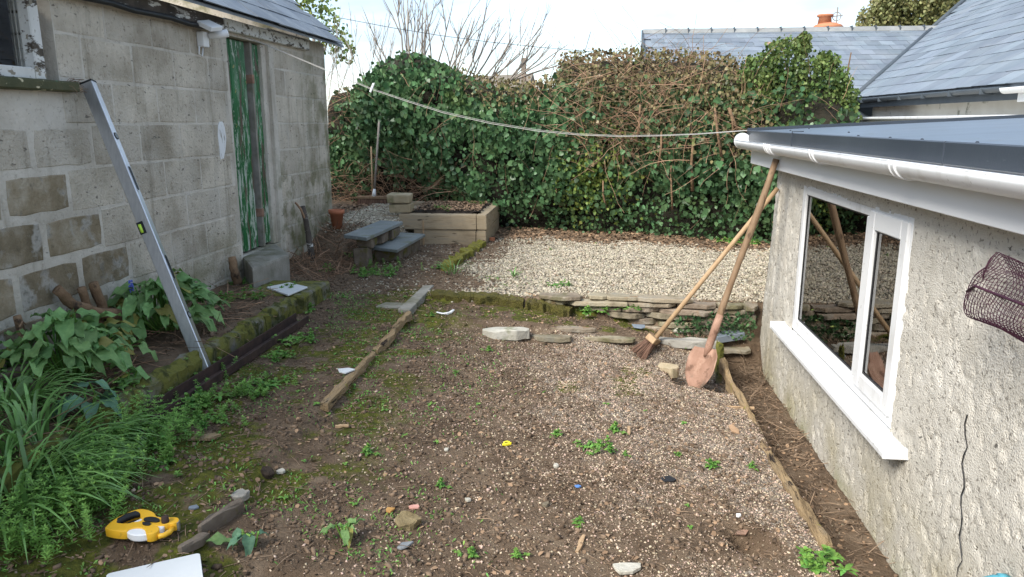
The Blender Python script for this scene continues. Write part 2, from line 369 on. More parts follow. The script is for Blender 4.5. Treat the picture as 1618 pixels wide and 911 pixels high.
m_oldwood = M_('rotten_timber', [(.16, .11, .06), (.33, .235, .13), (.24, .185, .12)], 6, .95, .9, 30, .015, stretch=(5, .8, 5), layers=[dict(col=(.035, .025, .018), scale=6, lo=.57, hi=.64, stretch=(4, .8, 4), det=7), dict(col=(.3, .26, .06), scale=12, lo=.66, hi=.7)])
m_greywood = M_('grey_weathered_plank', [(.16, .125, .095), (.27, .22, .175)], 6, .95, .6, 30, .01, stretch=(5, 1, 5), layers=[dict(col=(.05, .038, .03), scale=6, lo=.58, hi=.66, stretch=(4, 1, 4))])
m_stick = M_('brown_handle_wood', [(.17, .105, .06), (.27, .185, .115)], 10, .7, .3, 40, .004, coord='obj', stretch=(3, 3, .5), layers=[dict(col=(.08, .05, .03), scale=14, lo=.6, hi=.7, stretch=(2, 2, .5))])
m_stick2 = M_('pale_handle_wood', [(.34, .225, .125), (.44, .31, .19)], 10, .65, .2, 40, .004, coord='obj', stretch=(3, 3, .5))
m_alu = M_('brushed_aluminium', [(.48, .49, .52), (.6, .61, .63)], 14, .3, .05, 60, .002, metal=.85, coord='obj', stretch=(6, 6, .4), layers=[dict(col=(.25, .25, .26), scale=6, lo=.58, hi=.72, amt=.5)])
m_rust = M_('red_rust', [(.22, .125, .085), (.34, .205, .15)], 10, .85, .5, 60, .005, layers=[dict(col=(.42, .27, .2), scale=11, lo=.54, hi=.66, amt=.7), dict(col=(.11, .06, .04), scale=17, lo=.56, hi=.66, amt=.75), dict(col=(.12, .09, .065), scale=9, lo=.5, hi=.6, z=(.06, -.05))])
m_rustdark = M_('dark_rust', [(.03, .02, .018), (.075, .045, .035)], 14, .8, .4, 60, .004)
m_bristle = M_('broom_bristle', [(.15, .085, .06), (.26, .16, .115)], 14, .9, 0, island=.4)
m_slab = M_('slate_slab', [(.15, .17, .175), (.23, .25, .25)], 5, .55, .4, 30, .006, spec=.4, layers=[dict(col=(.13, .14, .07), scale=6, lo=.56, hi=.66, amt=.6), dict(col=(.4, .4, .38), scale=22, lo=.64, hi=.68, amt=.6)])
m_bluesl = M_('clean_blue_slate', [(.15, .18, .22), (.2, .235, .275)], 5, .5, .2, 30, .004, spec=.4, coord='obj')
m_stone = M_('brown_slate_stone', [(.15, .12, .085), (.27, .225, .165), (.21, .195, .165)], 6, .9, .7, 30, .015, rnd=.3, hue=.02, layers=[dict(col=(.4, .37, .3), scale=9, lo=.6, hi=.68, amt=.5), dict(col=(.09, .09, .03), scale=5, lo=.56, hi=.66, amt=.6), dict(col=(.2, .11, .05), scale=7, lo=.6, hi=.7, amt=.6)])
m_greystone = M_('grey_slab_stone', [(.25, .235, .205), (.36, .345, .31)], 5, .85, .6, 30, .012, layers=[dict(col=(.13, .12, .1), scale=5, lo=.55, hi=.65, stretch=(1, 1, 4), amt=.7)])
m_edge = M_('brown_edging_stone', [(.11, .085, .065), (.2, .165, .13)], 14, .9, .6, 40, .01, layers=[dict(col=(.12, .11, .03), scale=9, lo=.52, hi=.62)])
m_palestone = M_('pale_quartz_stone', [(.36, .34, .28), (.52, .5, .44)], 7, .85, .6, 30, .012, layers=[dict(col=(.16, .17, .08), scale=6, lo=.54, hi=.64, amt=.7)])
m_sandstone = M_('sandy_block', [(.34, .27, .17), (.44, .365, .25)], 7, .9, .5, 30, .01, layers=[dict(col=(.14, .14, .06), scale=5, lo=.52, hi=.64, amt=.7)])
m_terra = M_('terracotta', [(.38, .135, .07), (.46, .19, .11)], 9, .8, .2)
m_yellow = M_('yellow_plastic', [(.78, .42, .02), (.82, .47, .035)], 6, .4, .05, spec=.45, coord='obj', layers=[dict(col=(.3, .2, .05), scale=30, lo=.66, hi=.72, amt=.5)])
m_lemon = M_('lemon_plastic', [(.85, .72, .04)], 6, .4, 0)
m_board = M_('white_board', [(.6, .63, .64), (.68, .7, .71)], 3, .35, .05, coord='obj')
m_blueplas = M_('faded_blue_pipe', [(.06, .25, .33), (.1, .33, .4)], 8, .5, .1)
m_net = M_('maroon_netting', [(.035, .010, .024), (.075, .02, .042)], 9, .6, 0)
m_rope = M_('pale_rope', [(.4, .385, .36), (.5, .48, .45)], 90, .8, .3)
m_bark = M_('brown_bark', [(.15, .092, .052), (.27, .175, .105)], 12, .95, .9, 40, .012, layers=[dict(col=(.06, .04, .028), scale=16, lo=.55, hi=.65)])
m_greybark = M_('grey_branch', [(.2, .175, .15), (.34, .3, .26)], 9, .9, .2)
m_cane = M_('brown_cane', [(.19, .115, .072), (.37, .235, .15)], 7, .9, 0, island=.5)
m_ivy = M_('ivy_leaf', [(.048, .108, .046), (.105, .195, .082)], 1.6, .43, 0, island=.55, spec=.5, trans=.15, hue=.02, layers=[dict(col=(.15, .2, .06), scale=2.2, lo=.58, hi=.7, amt=.55)])
m_ivyold = M_('olive_leaf', [(.10, .12, .045), (.19, .15, .075), (.17, .19, .07)], 3, .45, 0, island=.6, spec=.4, trans=.15, hue=.03)
m_yellowleaf = M_('yellow_green_leaf', [(.11, .18, .045), (.21, .26, .06)], 4, .45, 0, island=.45, trans=.3, hue=.03)
m_bush = M_('bush_leaf', [(.075, .14, .04), (.19, .24, .075)], 4, .42, 0, island=.5, spec=.4, trans=.2, hue=.02)
m_comfrey = M_('comfrey_leaf', [(.13, .265, .085), (.23, .39, .135)], 6, .45, .5, 60, .006, rnd=.3, hue=.012, spec=.4, trans=.2, coord='obj')
m_weed = M_('bright_weed', [(.095, .24, .045), (.19, .36, .075)], 6, .5, 0, island=.35, hue=.02, trans=.25)
m_strap = M_('strap_leaf', [(.11, .24, .06), (.22, .40, .12)], 5, .3, 0, island=.35, spec=.55, trans=.2)
m_feather = M_('cleavers_leaf', [(.13, .29, .055), (.24, .42, .095)], 6, .5, 0, island=.3, trans=.25)
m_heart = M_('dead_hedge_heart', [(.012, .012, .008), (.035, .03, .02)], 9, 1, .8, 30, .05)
m_curtain = M_('cream_curtain', [(.62, .55, .47), (.7, .63, .55)], 5, .9, 0)
m_bluecloth = M_('blue_cloth', [(.06, .16, .42), (.1, .22, .5)], 4, .8, 0)
m_room = M_('dim_plaster', [(.4, .38, .35)], 4, .9, 0)
m_glass = glass_mat('window_glass'); m_oldglass = glass_mat('old_window_glass', (.97, .97, .95), 1.4)
m_seal = M_('black_seal', [(.02, .02, .022)], 4, .5, 0)
m_thatch = M_('distant_brown_roof', [(.17, .145, .115), (.24, .21, .17)], 6, .95, .3)
m_green_bubble = M_('green_vial', [(.5, .75, .08)], 4, .2, 0)
m_blueflower = M_('blue_petal', [(.1, .14, .55), (.16, .2, .65)], 30, .6, 0)

def ground_mat():
    m = bpy.data.materials.new('garden_ground'); m.use_nodes = True; N = m.node_tree.nodes; L = m.node_tree.links
    b = N['Principled BSDF']; b.inputs['Roughness'].default_value = .95; b.inputs['Specular IOR Level'].default_value = .2
    pos = N.new('ShaderNodeNewGeometry').outputs['Position']
    at_ = N.new('ShaderNodeVertexColor'); at_.layer_name = 'zone'
    sp = N.new('ShaderNodeSeparateColor'); L.new(at_.outputs[0], sp.inputs[0])
    def noise(s, d=6, ro=.62):
        n = N.new('ShaderNodeTexNoise'); n.inputs['Scale'].default_value = s; n.inputs['Detail'].default_value = d; n.inputs['Roughness'].default_value = ro
        L.new(pos, n.inputs['Vector']); return n.outputs['Fac']
    def ramp(f, els):
        r = N.new('ShaderNodeValToRGB'); e = r.color_ramp.elements
        while len(e) < len(els): e.new(.5)
        for q, (p, c) in zip(e, els): q.position = p; q.color = (*c, 1)
        L.new(f, r.inputs[0]); return r.outputs[0]
    def mix(f, a, bcol):
        x = N.new('ShaderNodeMix'); x.data_type = 'RGBA'; L.new(f, x.inputs[0]); L.new(a, x.inputs[6]); L.new(bcol, x.inputs[7]); return x.outputs[2]
    def th(z, n, w=.16):                    # zone weight broken up by fine noise
        a = N.new('ShaderNodeMath'); a.operation = 'ADD'; L.new(z, a.inputs[0]); L.new(n, a.inputs[1])
        r = N.new('ShaderNodeMapRange'); r.inputs[1].default_value = 1.0 - w; r.inputs[2].default_value = 1.0 + w; L.new(a.outputs[0], r.inputs[0]); return r.outputs[0]
    soil = ramp(noise(5, 8, .7), [(.3, (.074, .049, .031)), (.5, (.148, .104, .069)), (.7, (.225, .167, .115))])
    vo = N.new('ShaderNodeTexVoronoi'); vo.inputs['Scale'].default_value = 75; L.new(pos, vo.inputs['Vector'])
    sc_ = N.new('ShaderNodeSeparateColor'); L.new(vo.outputs['Color'], sc_.inputs[0])
    grav = ramp(sc_.outputs[0], [(0, (.11, .085, .06)), (.4, (.26, .21, .145)), (1, (.42, .36, .27))])
    v2 = N.new('ShaderNodeTexVoronoi'); v2.inputs['Scale'].default_value = 130; L.new(pos, v2.inputs['Vector'])
    s2 = N.new('ShaderNodeSeparateColor'); L.new(v2.outputs['Color'], s2.inputs[0])
    grit = ramp(s2.outputs[0], [(0, (.07, .05, .04)), (.5, (.20, .162, .125)), (.85, (.31, .262, .21)), (1, (.45, .41, .36))])
    moss = ramp(noise(24, 6), [(.3, (.035, .045, .010)), (.55, (.10, .105, .018)), (.75, (.18, .18, .03))])
    c = mix(th(sp.outputs[2], noise(30)), soil, grit)
    c = mix(th(sp.outputs[0], noise(22)), c, grav)
    c = mix(th(sp.outputs[1], noise(16)), c, moss)
    L.new(c, b.inputs['Base Color'])
    bn = N.new('ShaderNodeBump'); bn.inputs['Strength'].default_value = .9; bn.inputs['Distance'].default_value = .02
    L.new(noise(55, 8, .7), bn.inputs['Height']); L.new(bn.outputs[0], b.inputs['Normal'])
    return m

# ------------------------------------------------------------------ ground
def axis(a, b, st, far): return np.unique(np.round(np.concatenate([-np.geomspace(-a + .2, far, 22)[::-1] if a < 0 else np.linspace(-far, a - .1, 22), np.arange(a, b, st), np.geomspace(b + .1, far, 22)]), 4))
gx = axis(-3.3, 1.5, .022, 300); gy = axis(1.2, 9.6, .025, 300)
GX, GY = np.meshgrid(gx, gy)
GH = H(GX, GY)
GH = np.where((GX > 1.27) & (GY < 5.4), -.2, GH)
gzn = zones(GX, GY)
idx = np.arange(GX.size).reshape(GX.shape)
gf = np.stack([idx[:-1, :-1], idx[:-1, 1:], idx[1:, 1:], idx[1:, :-1]], -1).reshape(-1, 4)
ground = mesh_np('ground', np.stack([GX.ravel(), GY.ravel(), GH.ravel()], 1), gf, ground_mat(), smooth=True)
ca = ground.data.color_attributes.new('zone', 'FLOAT_COLOR', 'POINT')
ca.data.foreach_set('color', np.stack([gzn[0].ravel(), gzn[1].ravel(), gzn[2].ravel(), np.ones(GX.size)], 1).astype(np.float32).ravel())
tag(ground, 'dark garden soil, mossy path and gravel running between shed and extension', kind='structure')

# ------------------------------------------------------------------ concrete block shed
WX = -2.7
shed = thing('block_shed', 'grey concrete block outbuilding with slate roof and peeling green door', 'shed', (WX, 4.5, .25))
mo = MB()
for (y0, y1, z0, z1) in ((-1, 2.5, -.1, 2.34), (2.5, 3.68, -.1, 1.765), (3.68, 5.53, -.1, 2.34), (5.53, 6.27, -.1, .56), (5.53, 6.27, 2.225, 2.34), (6.27, 7.62, -.1, 2.36)):
    mo.box(WX - .2, WX - .004, y0, y1, z0, z1)
mo.build('mortar', m_mortar, shed)
def block_piece(y0, y1, z0, z1, jit, rc, front):
    P = []
    def side(a, b, n):
        for i in range(n): P.append((a[0] + (b[0] - a[0]) * i / n, a[1] + (b[1] - a[1]) * i / n))
    c = [(y0, z0), (y1, z0), (y1, z1), (y0, z1)]
    nl = 4
    for k in range(4): side(c[k], c[(k + 1) % 4], nl if k % 2 == 0 else 2)
    cy, cz = (y0 + y1) / 2, (z0 + z1) / 2
    Q = []
    for i, (y, z) in enumerate(P):
        corner = (abs(y - y0) < 1e-6 or abs(y - y1) < 1e-6) and (abs(z - z0) < 1e-6 or abs(z - z1) < 1e-6)
        if corner: y += rc * (1 if y < cy else -1); z += rc * (1 if z < cz else -1)
        Q.append((y + R.uniform(-jit, jit), z + R.uniform(-jit, jit)))
    n = len(Q); m = MB()
    ins = .004
    V = [(WX - .02, y, z) for y, z in Q] + [(front - .003, y, z) for y, z in Q] + \
        [(front + R.uniform(-.0012, .0012), y + ins * (1 if y < cy else -1), z + ins * (1 if z < cz else -1)) for y, z in Q]
    F = [tuple(range(2 * n, 3 * n))]
    for a in (0, 1): F += [(a * n + i, a * n + (i + 1) % n, (a + 1) * n + (i + 1) % n, (a + 1) * n + i) for i in range(n)]
    return m.add(V, F)
CZ = [.2225 + .2275 * k for k in range(10)]
dirty_used = {}
for k in range(9):
    z0, z1 = CZ[k] + .0065, CZ[k + 1] - .0065
    off = 4.1 if k % 2 == 0 else 3.875
    spans = []
    a = off - .45 * 12
    while a < 7.62:
        y0, y1 = a + .006, min(a + .444, 7.615); a += .45
        if y1 < .8: continue
        segs = [(y0, y1)]
        for (oy0, oy1, oz0, oz1) in ((2.45, 3.685, 1.76, 3), (5.5, 6.36, .55, 2.25)):
            if z1 > oz0 and z0 < oz1:
                ns = []
                for s0, s1 in segs:
                    if s1 <= oy0 or s0 >= oy1: ns.append((s0, s1)); continue
                    if s0 < oy0: ns.append((s0, oy0))
                    if s1 > oy1: ns.append((oy1, s1))
                segs = ns
        for s0, s1 in segs:
            if s1 - s0 < .05: continue
            if s1 < (4.35 if k < 3 else 3.95) and k < 7:
                dirty = R.random() < .78; ga = R.uniform(.008, .018)
                o_ = block_piece(s0 + ga, s1 - ga, z0 + R.uniform(.01, .022), z1 - R.uniform(.01, .022), .006, .006, WX - .001).build('block', m_dirtyblock if dirty else m_block, shed)
                if dirty: o_['label'] = 'brown dirty block between pale mortar joints'
                continue
            zt = min(z1, 2.22) if s1 > 6.3 or s0 < 5.5 else z1
            block_piece(s0, s1, z0, zt, .0028, .002, WX - .0005 - R.random() * .0022).build('block', m_block, shed)
# door jamb reveal, boards under the eave
MB().box(WX - .1, WX - .006, 6.272, 6.36, .56, 2.224).build('door_reveal', m_mortar, shed, rough=.004)
b = MB(); b.box(WX - .03, WX + .034, 1.5, 5.44, 2.235, 2.33); b.build('eave_board', m_darkpeel, shed, bevel=.004, rough=.004)
b = MB(); b.box(WX - .03, WX + .042, 5.452, 7.1, 2.25, 2.335); b.build('lintel_board', m_whitepeel, shed, bevel=.005, rough=.005)
b = MB(); b.tube([(WX + .05, 1.5 + i * .2, 2.232 + .006 * math.sin(i * 2.1)) for i in range(20)], .017, 8); b.build('old_gutter_pipe', m_black, shed, smooth=True)
door = MB(); door.box(WX - .12, WX - .1, 5.53, 6.272, .56, 2.225)
door = door.build('door', m_black, shed)  # black sheet behind the planks paints the dark of the gap
for (y0, y1, dx) in ((5.535, 5.665, 0), (5.668, 5.80, .004), (5.803, 5.925, .001), (6.025, 6.10, .003), (6.103, 6.175, 0)):
    MB().box(WX - .1, WX - .055 + dx, y0, y1, .575 + R.random() * .01, 2.215).build('plank', m_green, door, bevel=.006)
MB().box(WX - .1, WX - .035, 5.99, 6.02, .57, 2.22).build('post', m_conc, door, bevel=.003)
MB().box(WX - .1, WX - .03, 6.18, 6.268, .565, 2.222).build('frame', m_mortar, door, bevel=.004, rough=.003)
MB().box(WX - .1, WX - .078, 5.93, 5.945, .575, 2.2).build('blue_gap_strip', m_bluecloth, door)  # coloured strip added for the dark-blue look of the door gap
for z in (1.9, .82): MB().box(WX - .09, WX - .03, 5.987, 6.024, z, z + .07).build('hinge', m_rust, door, bevel=.004)
st = MB(); st.prism([(WX - .02, 5.54), (WX + .12, 5.32), (WX + .27, 5.09), (WX + .29, 5.4), (WX + .295, 5.7), (WX + .15, 5.93), (WX - .02, 6.2)], .18, .562, jz=.004); st.build('door_step', m_conc, shed, bevel=.02, segs=2, rough=.015, rs=5)
# window
win = MB(); win.box(WX - .05, WX - .04, 2.3, 3.50, 1.84, 2.33); win = win.build('window', m_oldglass, shed)
f = MB(); f.box(WX - .09, WX + .012, 3.505, 3.575, 1.80, 2.33); f.box(WX - .09, WX + .006, 2.3, 3.504, 1.80, 1.855); f.box(WX - .085, WX + .002, 2.5, 2.55, 1.856, 2.33)
f.build('frame', m_whitepeel, win, bevel=.005, rough=.003)
MB().box(WX - .1, WX + .05, 2.3, 3.76, 1.745, 1.797).build('sill', m_greensill, win, bevel=.008, rough=.008)
c = MB()
P = [(-.08 + .006 * math.sin(i * 1.1), 2.3 + i * .03) for i in range(41)]
V = [(WX + x, y, z) for z in (1.82, 2.34) for x, y in P]; n = len(P)
c.add(V, [(i, i + 1, n + i + 1, n + i) for i in range(n - 1)]); c.build('curtain', m_curtain, win, smooth=True)
MB().box(WX - .068, WX - .06, 3.425, 3.475, 1.8, 2.34).build('blue_blind', m_bluecloth, win)
MB().box(WX - .3, WX - .28, 2.2, 3.68, 1.7, 2.34).build('dark_backing', m_room, win)
for i in range(16):
    p0 = Vector((WX + .03, 3.72 + R.uniform(-.03, .06), 1.78 + R.uniform(-.02, .03)))
# straw nest wisps at the sill end
b = MB()
for i in range(26):
    p0 = Vector((WX + .01 + R.random() * .04, 3.7 + R.uniform(-.04, .05), 1.775 + R.uniform(-.03, .03)))
    d = Vector((R.uniform(-.01, .03), R.uniform(.02, .11), R.uniform(-.03, .03)))
    b.tube([p0, p0 + d * .5 + Vector((0, 0, .01)), p0 + d], .0015, 3)
b.build('straw_wisps', m_twig, win)['kind'] = 'stuff'

def slate_roof(parent, o, u, s, n_u, n_s, expo, wid, mat, keep, limit=300, thick=.008, odd=None):
    u = Vector(u).normalized(); s = Vector(s).normalized(); nr = u.cross(s).normalized()
    if nr.z < 0: nr = -nr
    protos = []
    for q in range(3):
        m = MB(); hw = wid / 2 - .002
        m.box(-hw, hw, 0, expo * 1.45, 0, thick, j=.0025)
        ob = m.build('slate', mat, None); protos.append(ob.data); bpy.data.objects.remove(ob)
    cand = []
    for j in range(n_s):
        for i in range(n_u):
            p = Vector(o) + u * ((i + .5 * (j % 2)) * wid) + s * (j * expo)
            if keep(p + s * expo * .4): cand.append((-(pview(p)), i, j, p))
    cand.sort(key=lambda t: t[0])
    V = []; F = []
    for q, (_, i, j, p) in enumerate(cand):
        sl = (s * 1.0 - nr * .022).normalized()
        Mx = Matrix((u, sl, u.cross(sl) if u.cross(sl).z > 0 else -(u.cross(sl)))).transposed().to_4x4()
        p = p + nr * (.016 + R.random() * .003)
        Mx = Matrix.Translation(p) @ Mx @ Matrix.Rotation(R.uniform(-.006, .006), 4, 'Z')
        if q < limit:
            ob = inst('slate', protos[R.randrange(3)], Mx, parent)
            if odd and (i, j) == odd:
                ob.data = ob.data.copy(); ob.data.materials[0] = m_orange_slate; ob['label'] = 'pinkish odd slate among blue ones'
        else:
            me = protos[R.randrange(3)]; b0 = len(V)
            V += [Mx @ v.co for v in me.vertices]; F += [tuple(b0 + k for k in f_.vertices) for f_ in me.polygons]
    if V: tag(mesh_np('slates_far', [tuple(v) for v in V], F, mat, parent), kind='stuff')
def pview(p):                               # rough on-screen size, 0 when out of the frame
    cp, sp, cy, sy = math.cos(PITCH), math.sin(PITCH), math.cos(YAW), math.sin(YAW)
    v = Vector(p) - Vector((0, 0, CAM_Z)); wz = v.dot(Vector((-sy * cp, cy * cp, -sp)))
    if wz < .3: return 0
    x = v.dot(Vector((cy, sy, 0))) / wz * FPX; y = v.dot(Vector((-sy * sp, cy * sp, cp))) / wz * FPX
    return (1 / wz) if abs(x) < 850 and abs(y) < 500 else .0001 / wz
m = MB(); sr = Vector((-1, 0, .78)).normalized()
rdk = MB(); e0 = Vector((-2.535, 0, 2.352)); e1 = e0 + sr * 2.4
rdk.add([(e0.x, .5, e0.z - .02), (e0.x, 7.74, e0.z - .02), (e1.x, 7.74, e1.z - .02), (e1.x, .5, e1.z - .02), (e0.x, .5, e0.z), (e0.x, 7.74, e0.z), (e1.x, 7.74, e1.z), (e1.x, .5, e1.z)],
        [(3, 2, 1, 0), (4, 5, 6, 7), (0, 1, 5, 4), (1, 2, 6, 5), (2, 3, 7, 6), (3, 0, 4, 7)])
roof = rdk.build('roof', m_slate_old, shed)
slate_roof(roof, (-2.515, 3.05, 2.345), (0, 1, 0), sr, 12, 9, .215, .4, m_slate_old, lambda p: p.y < 7.65)
g = MB(); g.add([(WX - .004, 7.6, 2.3), (WX - 2, 7.6, 2.3), (WX - 2, 7.6, 3.85), (WX - .004, 7.62, 2.2), (WX - 2, 7.62, 2.2), (WX - 2, 7.62, 3.85)], [(0, 1, 2), (5, 4, 3)]); g.build('gable', m_mortar, shed)
MB().box(-6.5, WX - .2, 7.4, 7.6, -.1, 2.3).build('end_wall', m_mortar, shed)

# floodlight on the shed
fl = thing('floodlight', 'small white security floodlight with sensor above the shed wall', 'light', (WX, 5.12, 2.16))
MB().box(WX, WX + .05, 5.09, 5.17, 2.10, 2.2).build('mount', m_whitepl, fl, bevel=.008, segs=2)
mM = Matrix.Translation((WX + .1, 5.1, 2.235)) @ Matrix.Rotation(rad(25), 4, 'Y') @ Matrix.Rotation(rad(10), 4, 'X')
hd = MB().box(-.05, .06, -.085, .06, -.012, .02, M=mM).build('head', m_whitepl, fl, bevel=.006, segs=2)
MB().tube([(WX + .05, 5.16, 2.18), (WX + .1, 5.19, 2.185), (WX + .17, 5.21, 2.2)], [.02, .028, .026], 12).build('sensor', m_whitepl, fl, smooth=True)
MB().tube([(WX + .02, 5.08, 2.1), (WX + .02, 5.07, 2.05), (WX + .02, 5.11, 2.04), (WX + .02, 5.13, 2.1)], .006, 6).build('cable', m_whitepl, fl, smooth=True)
# brushed test patch of white paint
P = [(5.28 + R.uniform(-.01, .01), 1.33), (5.33, 1.335), (5.37, 1.40), (5.395, 1.48), (5.385, 1.56), (5.36, 1.6), (5.32, 1.6), (5.29, 1.57), (5.275, 1.5), (5.28, 1.42)]
pp = MB(); pp.add([(WX + .0028, y, z) for y, z in P] + [(WX - .003, y, z) for y, z in P], [tuple(range(10))] + [(i, (i + 1) % 10, 10 + (i + 1) % 10, 10 + i) for i in range(10)])
m_patch = M_('brushed_white_paint', [(.72, .73, .74)], 5, .7, .4, 60, .006, layers=[dict(col=(.36, .34, .31), scale=16, lo=.56, hi=.62, stretch=(1, 3, .6))])
pp.build('paint_patch', m_patch, shed)

# ------------------------------------------------------------------ flat roofed extension
AX = 1.25
ext = thing('flat_roof_extension', 'cream roughcast extension with flat grey roof and white window', 'extension', (AX, 3, -.17))
ys = np.arange(-.6, 5.401, .0125); zs = np.arange(-.35, 1.32, .0125)
WY0, WY1, WZ0, WZ1 = 3.03, 4.59, .36, 1.235
extra = np.array([.01, .025, .05, .1, .2])
YY, ZZ = np.meshgrid(np.concatenate([ys, np.full(len(extra), 5.4)]), zs)
XX = np.full_like(YY, AX); XX[:, len(ys):] += extra[None]
corner = ss(4.95, 5.4, YY)
YY = YY + corner * (.03 - .14 * (ZZ + .19))
disp = .0035 * (fbm(YY * 45, ZZ * 45, 5, 3) - .5) + .010 * (fbm(YY * 3, ZZ * 3, 6, 3) - .5) - .007 * ss(.70, .80, vn(YY * 40, ZZ * 30, 8))
disp += .012 * np.exp(-((YY - 5.12) / .012) ** 2) * (ZZ < 1.2) * 1
XX = XX - disp * 1.0
XX[:, len(ys):] -= 0
V = np.stack([XX.ravel(), YY.ravel(), ZZ.ravel()], 1)
id2 = np.arange(YY.size).reshape(YY.shape)
ff = np.stack([id2[:-1, :-1], id2[1:, :-1], id2[1:, 1:], id2[:-1, 1:]], -1)
cyc = (YY[:-1, :-1] + YY[1:, 1:]) / 2; czc = (ZZ[:-1, :-1] + ZZ[1:, 1:]) / 2
keep = ~((cyc > WY0 + .006) & (cyc < WY1 - .006) & (czc > WZ0 - .04) & (czc < WZ1 - .004))
wall = mesh_np('wall', V, ff[keep], m_rough, ext, smooth=True)
bk = MB()
for (y0, y1, z0, z1) in ((-.6, WY0 - .01, -.35, 1.3), (WY1 + .01, 5.28, -.35, 1.3), (WY0 - .01, WY1 + .01, -.35, WZ0 - .045), (WY0 - .01, WY1 + .01, WZ1 + .005, 1.3)):
    bk.box(AX + .03, AX + .25, y0, y1, z0, z1)
bk.build('inner_wall', m_room, ext)
rm = MB(); rm.box(3.7, 3.75, -.6, 5.3, -.2, 1.5); rm.box(AX + .25, 3.7, 5.2, 5.3, -.2, 1.5); rm.box(AX + .25, 3.7, -.6, -.55, -.2, 1.5); rm.box(AX + .25, 3.7, -.549, 5.199, -.2, -.12)
rm.build('room', m_room, ext)
# window
wn = MB().box(AX + .03, AX + .09, WY0 + .002, WY0 + .058, WZ0, WZ1)
wn.box(AX + .03, AX + .09, WY1 - .058, WY1, WZ0, WZ1); wn.box(AX + .03, AX + .09, WY0 + .0585, WY1 - .0585, WZ0, WZ0 + .07); wn.box(AX + .03, AX + .09, WY0 + .0585, WY1 - .0585, WZ1 - .05, WZ1)
wn.box(AX + .028, AX + .088, 3.46, 3.525, WZ0 + .071, WZ1 - .051)
for v in wn.V: v.x -= .03
window = wn.build('window', m_white, ext, bevel=.004)
sh = MB()
X0, X1 = AX - .012, AX + .05
sh.box(X0, X1, WY0 + .02, WY0 + .085, WZ0 + .045, WZ1 - .02); sh.box(X0, X1, 3.405, 3.468, WZ0 + .045, WZ1 - .02)
sh.box(X0, X1, WY0 + .0855, 3.4045, WZ0 + .045, WZ0 + .115); sh.box(X0, X1, WY0 + .0855, 3.4045, WZ1 - .10, WZ1 - .02)
sh.build('sash', m_white, window, bevel=.005)
for (y0, y1, z0, z1, xf) in ((3.5255, WY1 - .0585, WZ0 + .0705, WZ1 - .0505, AX + .018), (WY0 + .0855, 3.4045, WZ0 + .1155, WZ1 - .1005, AX + .008)):
    MB().box(xf, xf + .02, y0 - .002, y1 + .002, z0 - .002, z1 + .002).build('pane', m_glass, window)
    q = MB(); t = .009
    q.box(xf - .004, xf + .006, y0, y0 + t, z0, z1); q.box(xf - .004, xf + .006, y1 - t, y1, z0, z1); q.box(xf - .004, xf + .006, y0 + t, y1 - t, z0, z0 + t); q.box(xf - .004, xf + .006, y0 + t, y1 - t, z1 - t, z1)
    q.build('seal', m_seal, window)
s_ = MB(); prof = [(1.29, .352), (1.168, .334), (1.163, .328), (1.163, .308), (1.17, .308), (1.176, .320), (1.29, .322)]
n = len(prof); V = [(x, y, z) for y in (2.86, 4.76) for x, z in prof]
s_.add(V, [tuple(range(n)), tuple(range(2 * n - 1, n - 1, -1))] + [(i, n + i, n + (i + 1) % n, (i + 1) % n) for i in range(n)])
sill = s_.build('sill', m_white, window, bevel=.002)
for y0 in (2.848, 4.761): MB().box(1.161, 1.285, y0, y0 + .011, .307, .354).build('end_cap', m_white, sill, bevel=.003)
cu = MB(); P = [(1.36 + .008 * math.sin(i * 1.3), 4.2 + i * .02) for i in range(18)]; n = len(P)
cu.add([(x, y, z) for z in (.3, 1.25) for x, y in P], [(i, i + 1, n + i + 1, n + i) for i in range(n - 1)]); cu.build('curtain', m_curtain, window, smooth=True)
bx = thing('storage_box', 'white box standing inside on the ledge behind the window', 'box', (1.4, 3.3, .36))
MB().box(1.36, 1.5, 3.18, 3.38, .36, .5).build('body', m_whitepl, bx, bevel=.006)
MB().box(1.355, 1.505, 3.175, 3.385, .5, .52).build('lid', m_board, bx, bevel=.004)
sdl = thing('seedling_tray', 'tray of green seedlings standing inside behind the large window pane', 'seedling tray', (1.42, 4.05, .36))
MB().box(1.33, 1.48, 3.6, 4.5, .357, .40).build('tray', m_black, sdl, bevel=.004)
g_ = random.Random(5); V_ = []; F_ = []
for i in range(900):
    x_, y_, a_ = g_.uniform(1.30, 1.46), 3.62 + .86 * g_.random(), g_.uniform(0, 6.3); h0 = .40 + g_.random() ** 1.5 * .18; l_ = g_.uniform(.025, .055); dx_, dy_ = math.cos(a_) * l_, math.sin(a_) * l_; b0_ = len(V_)
    V_ += [(x_, y_, h0), (x_ + dx_ * .5 - dy_ * .3, y_ + dy_ * .5 + dx_ * .3, h0 + .012), (x_ + dx_, y_ + dy_, h0 + .004), (x_ + dx_ * .5 + dy_ * .3, y_ + dy_ * .5 - dx_ * .3, h0 + .012)]; F_.append((b0_, b0_ + 1, b0_ + 2, b0_ + 3))
tag(mesh_np('seedling_leaves', V_, F_, m_yellowleaf, sdl), kind='stuff')
for i in range(4): MB().box(1.40, 1.402, 3.72 + i * .2, 3.735 + i * .2, .40, .50).build('plant_label', m_whitepl, sdl)
MB().box(AX + .075, AX + .3, WY0, WY1, .33, .356).build('inner_ledge', m_white, window)
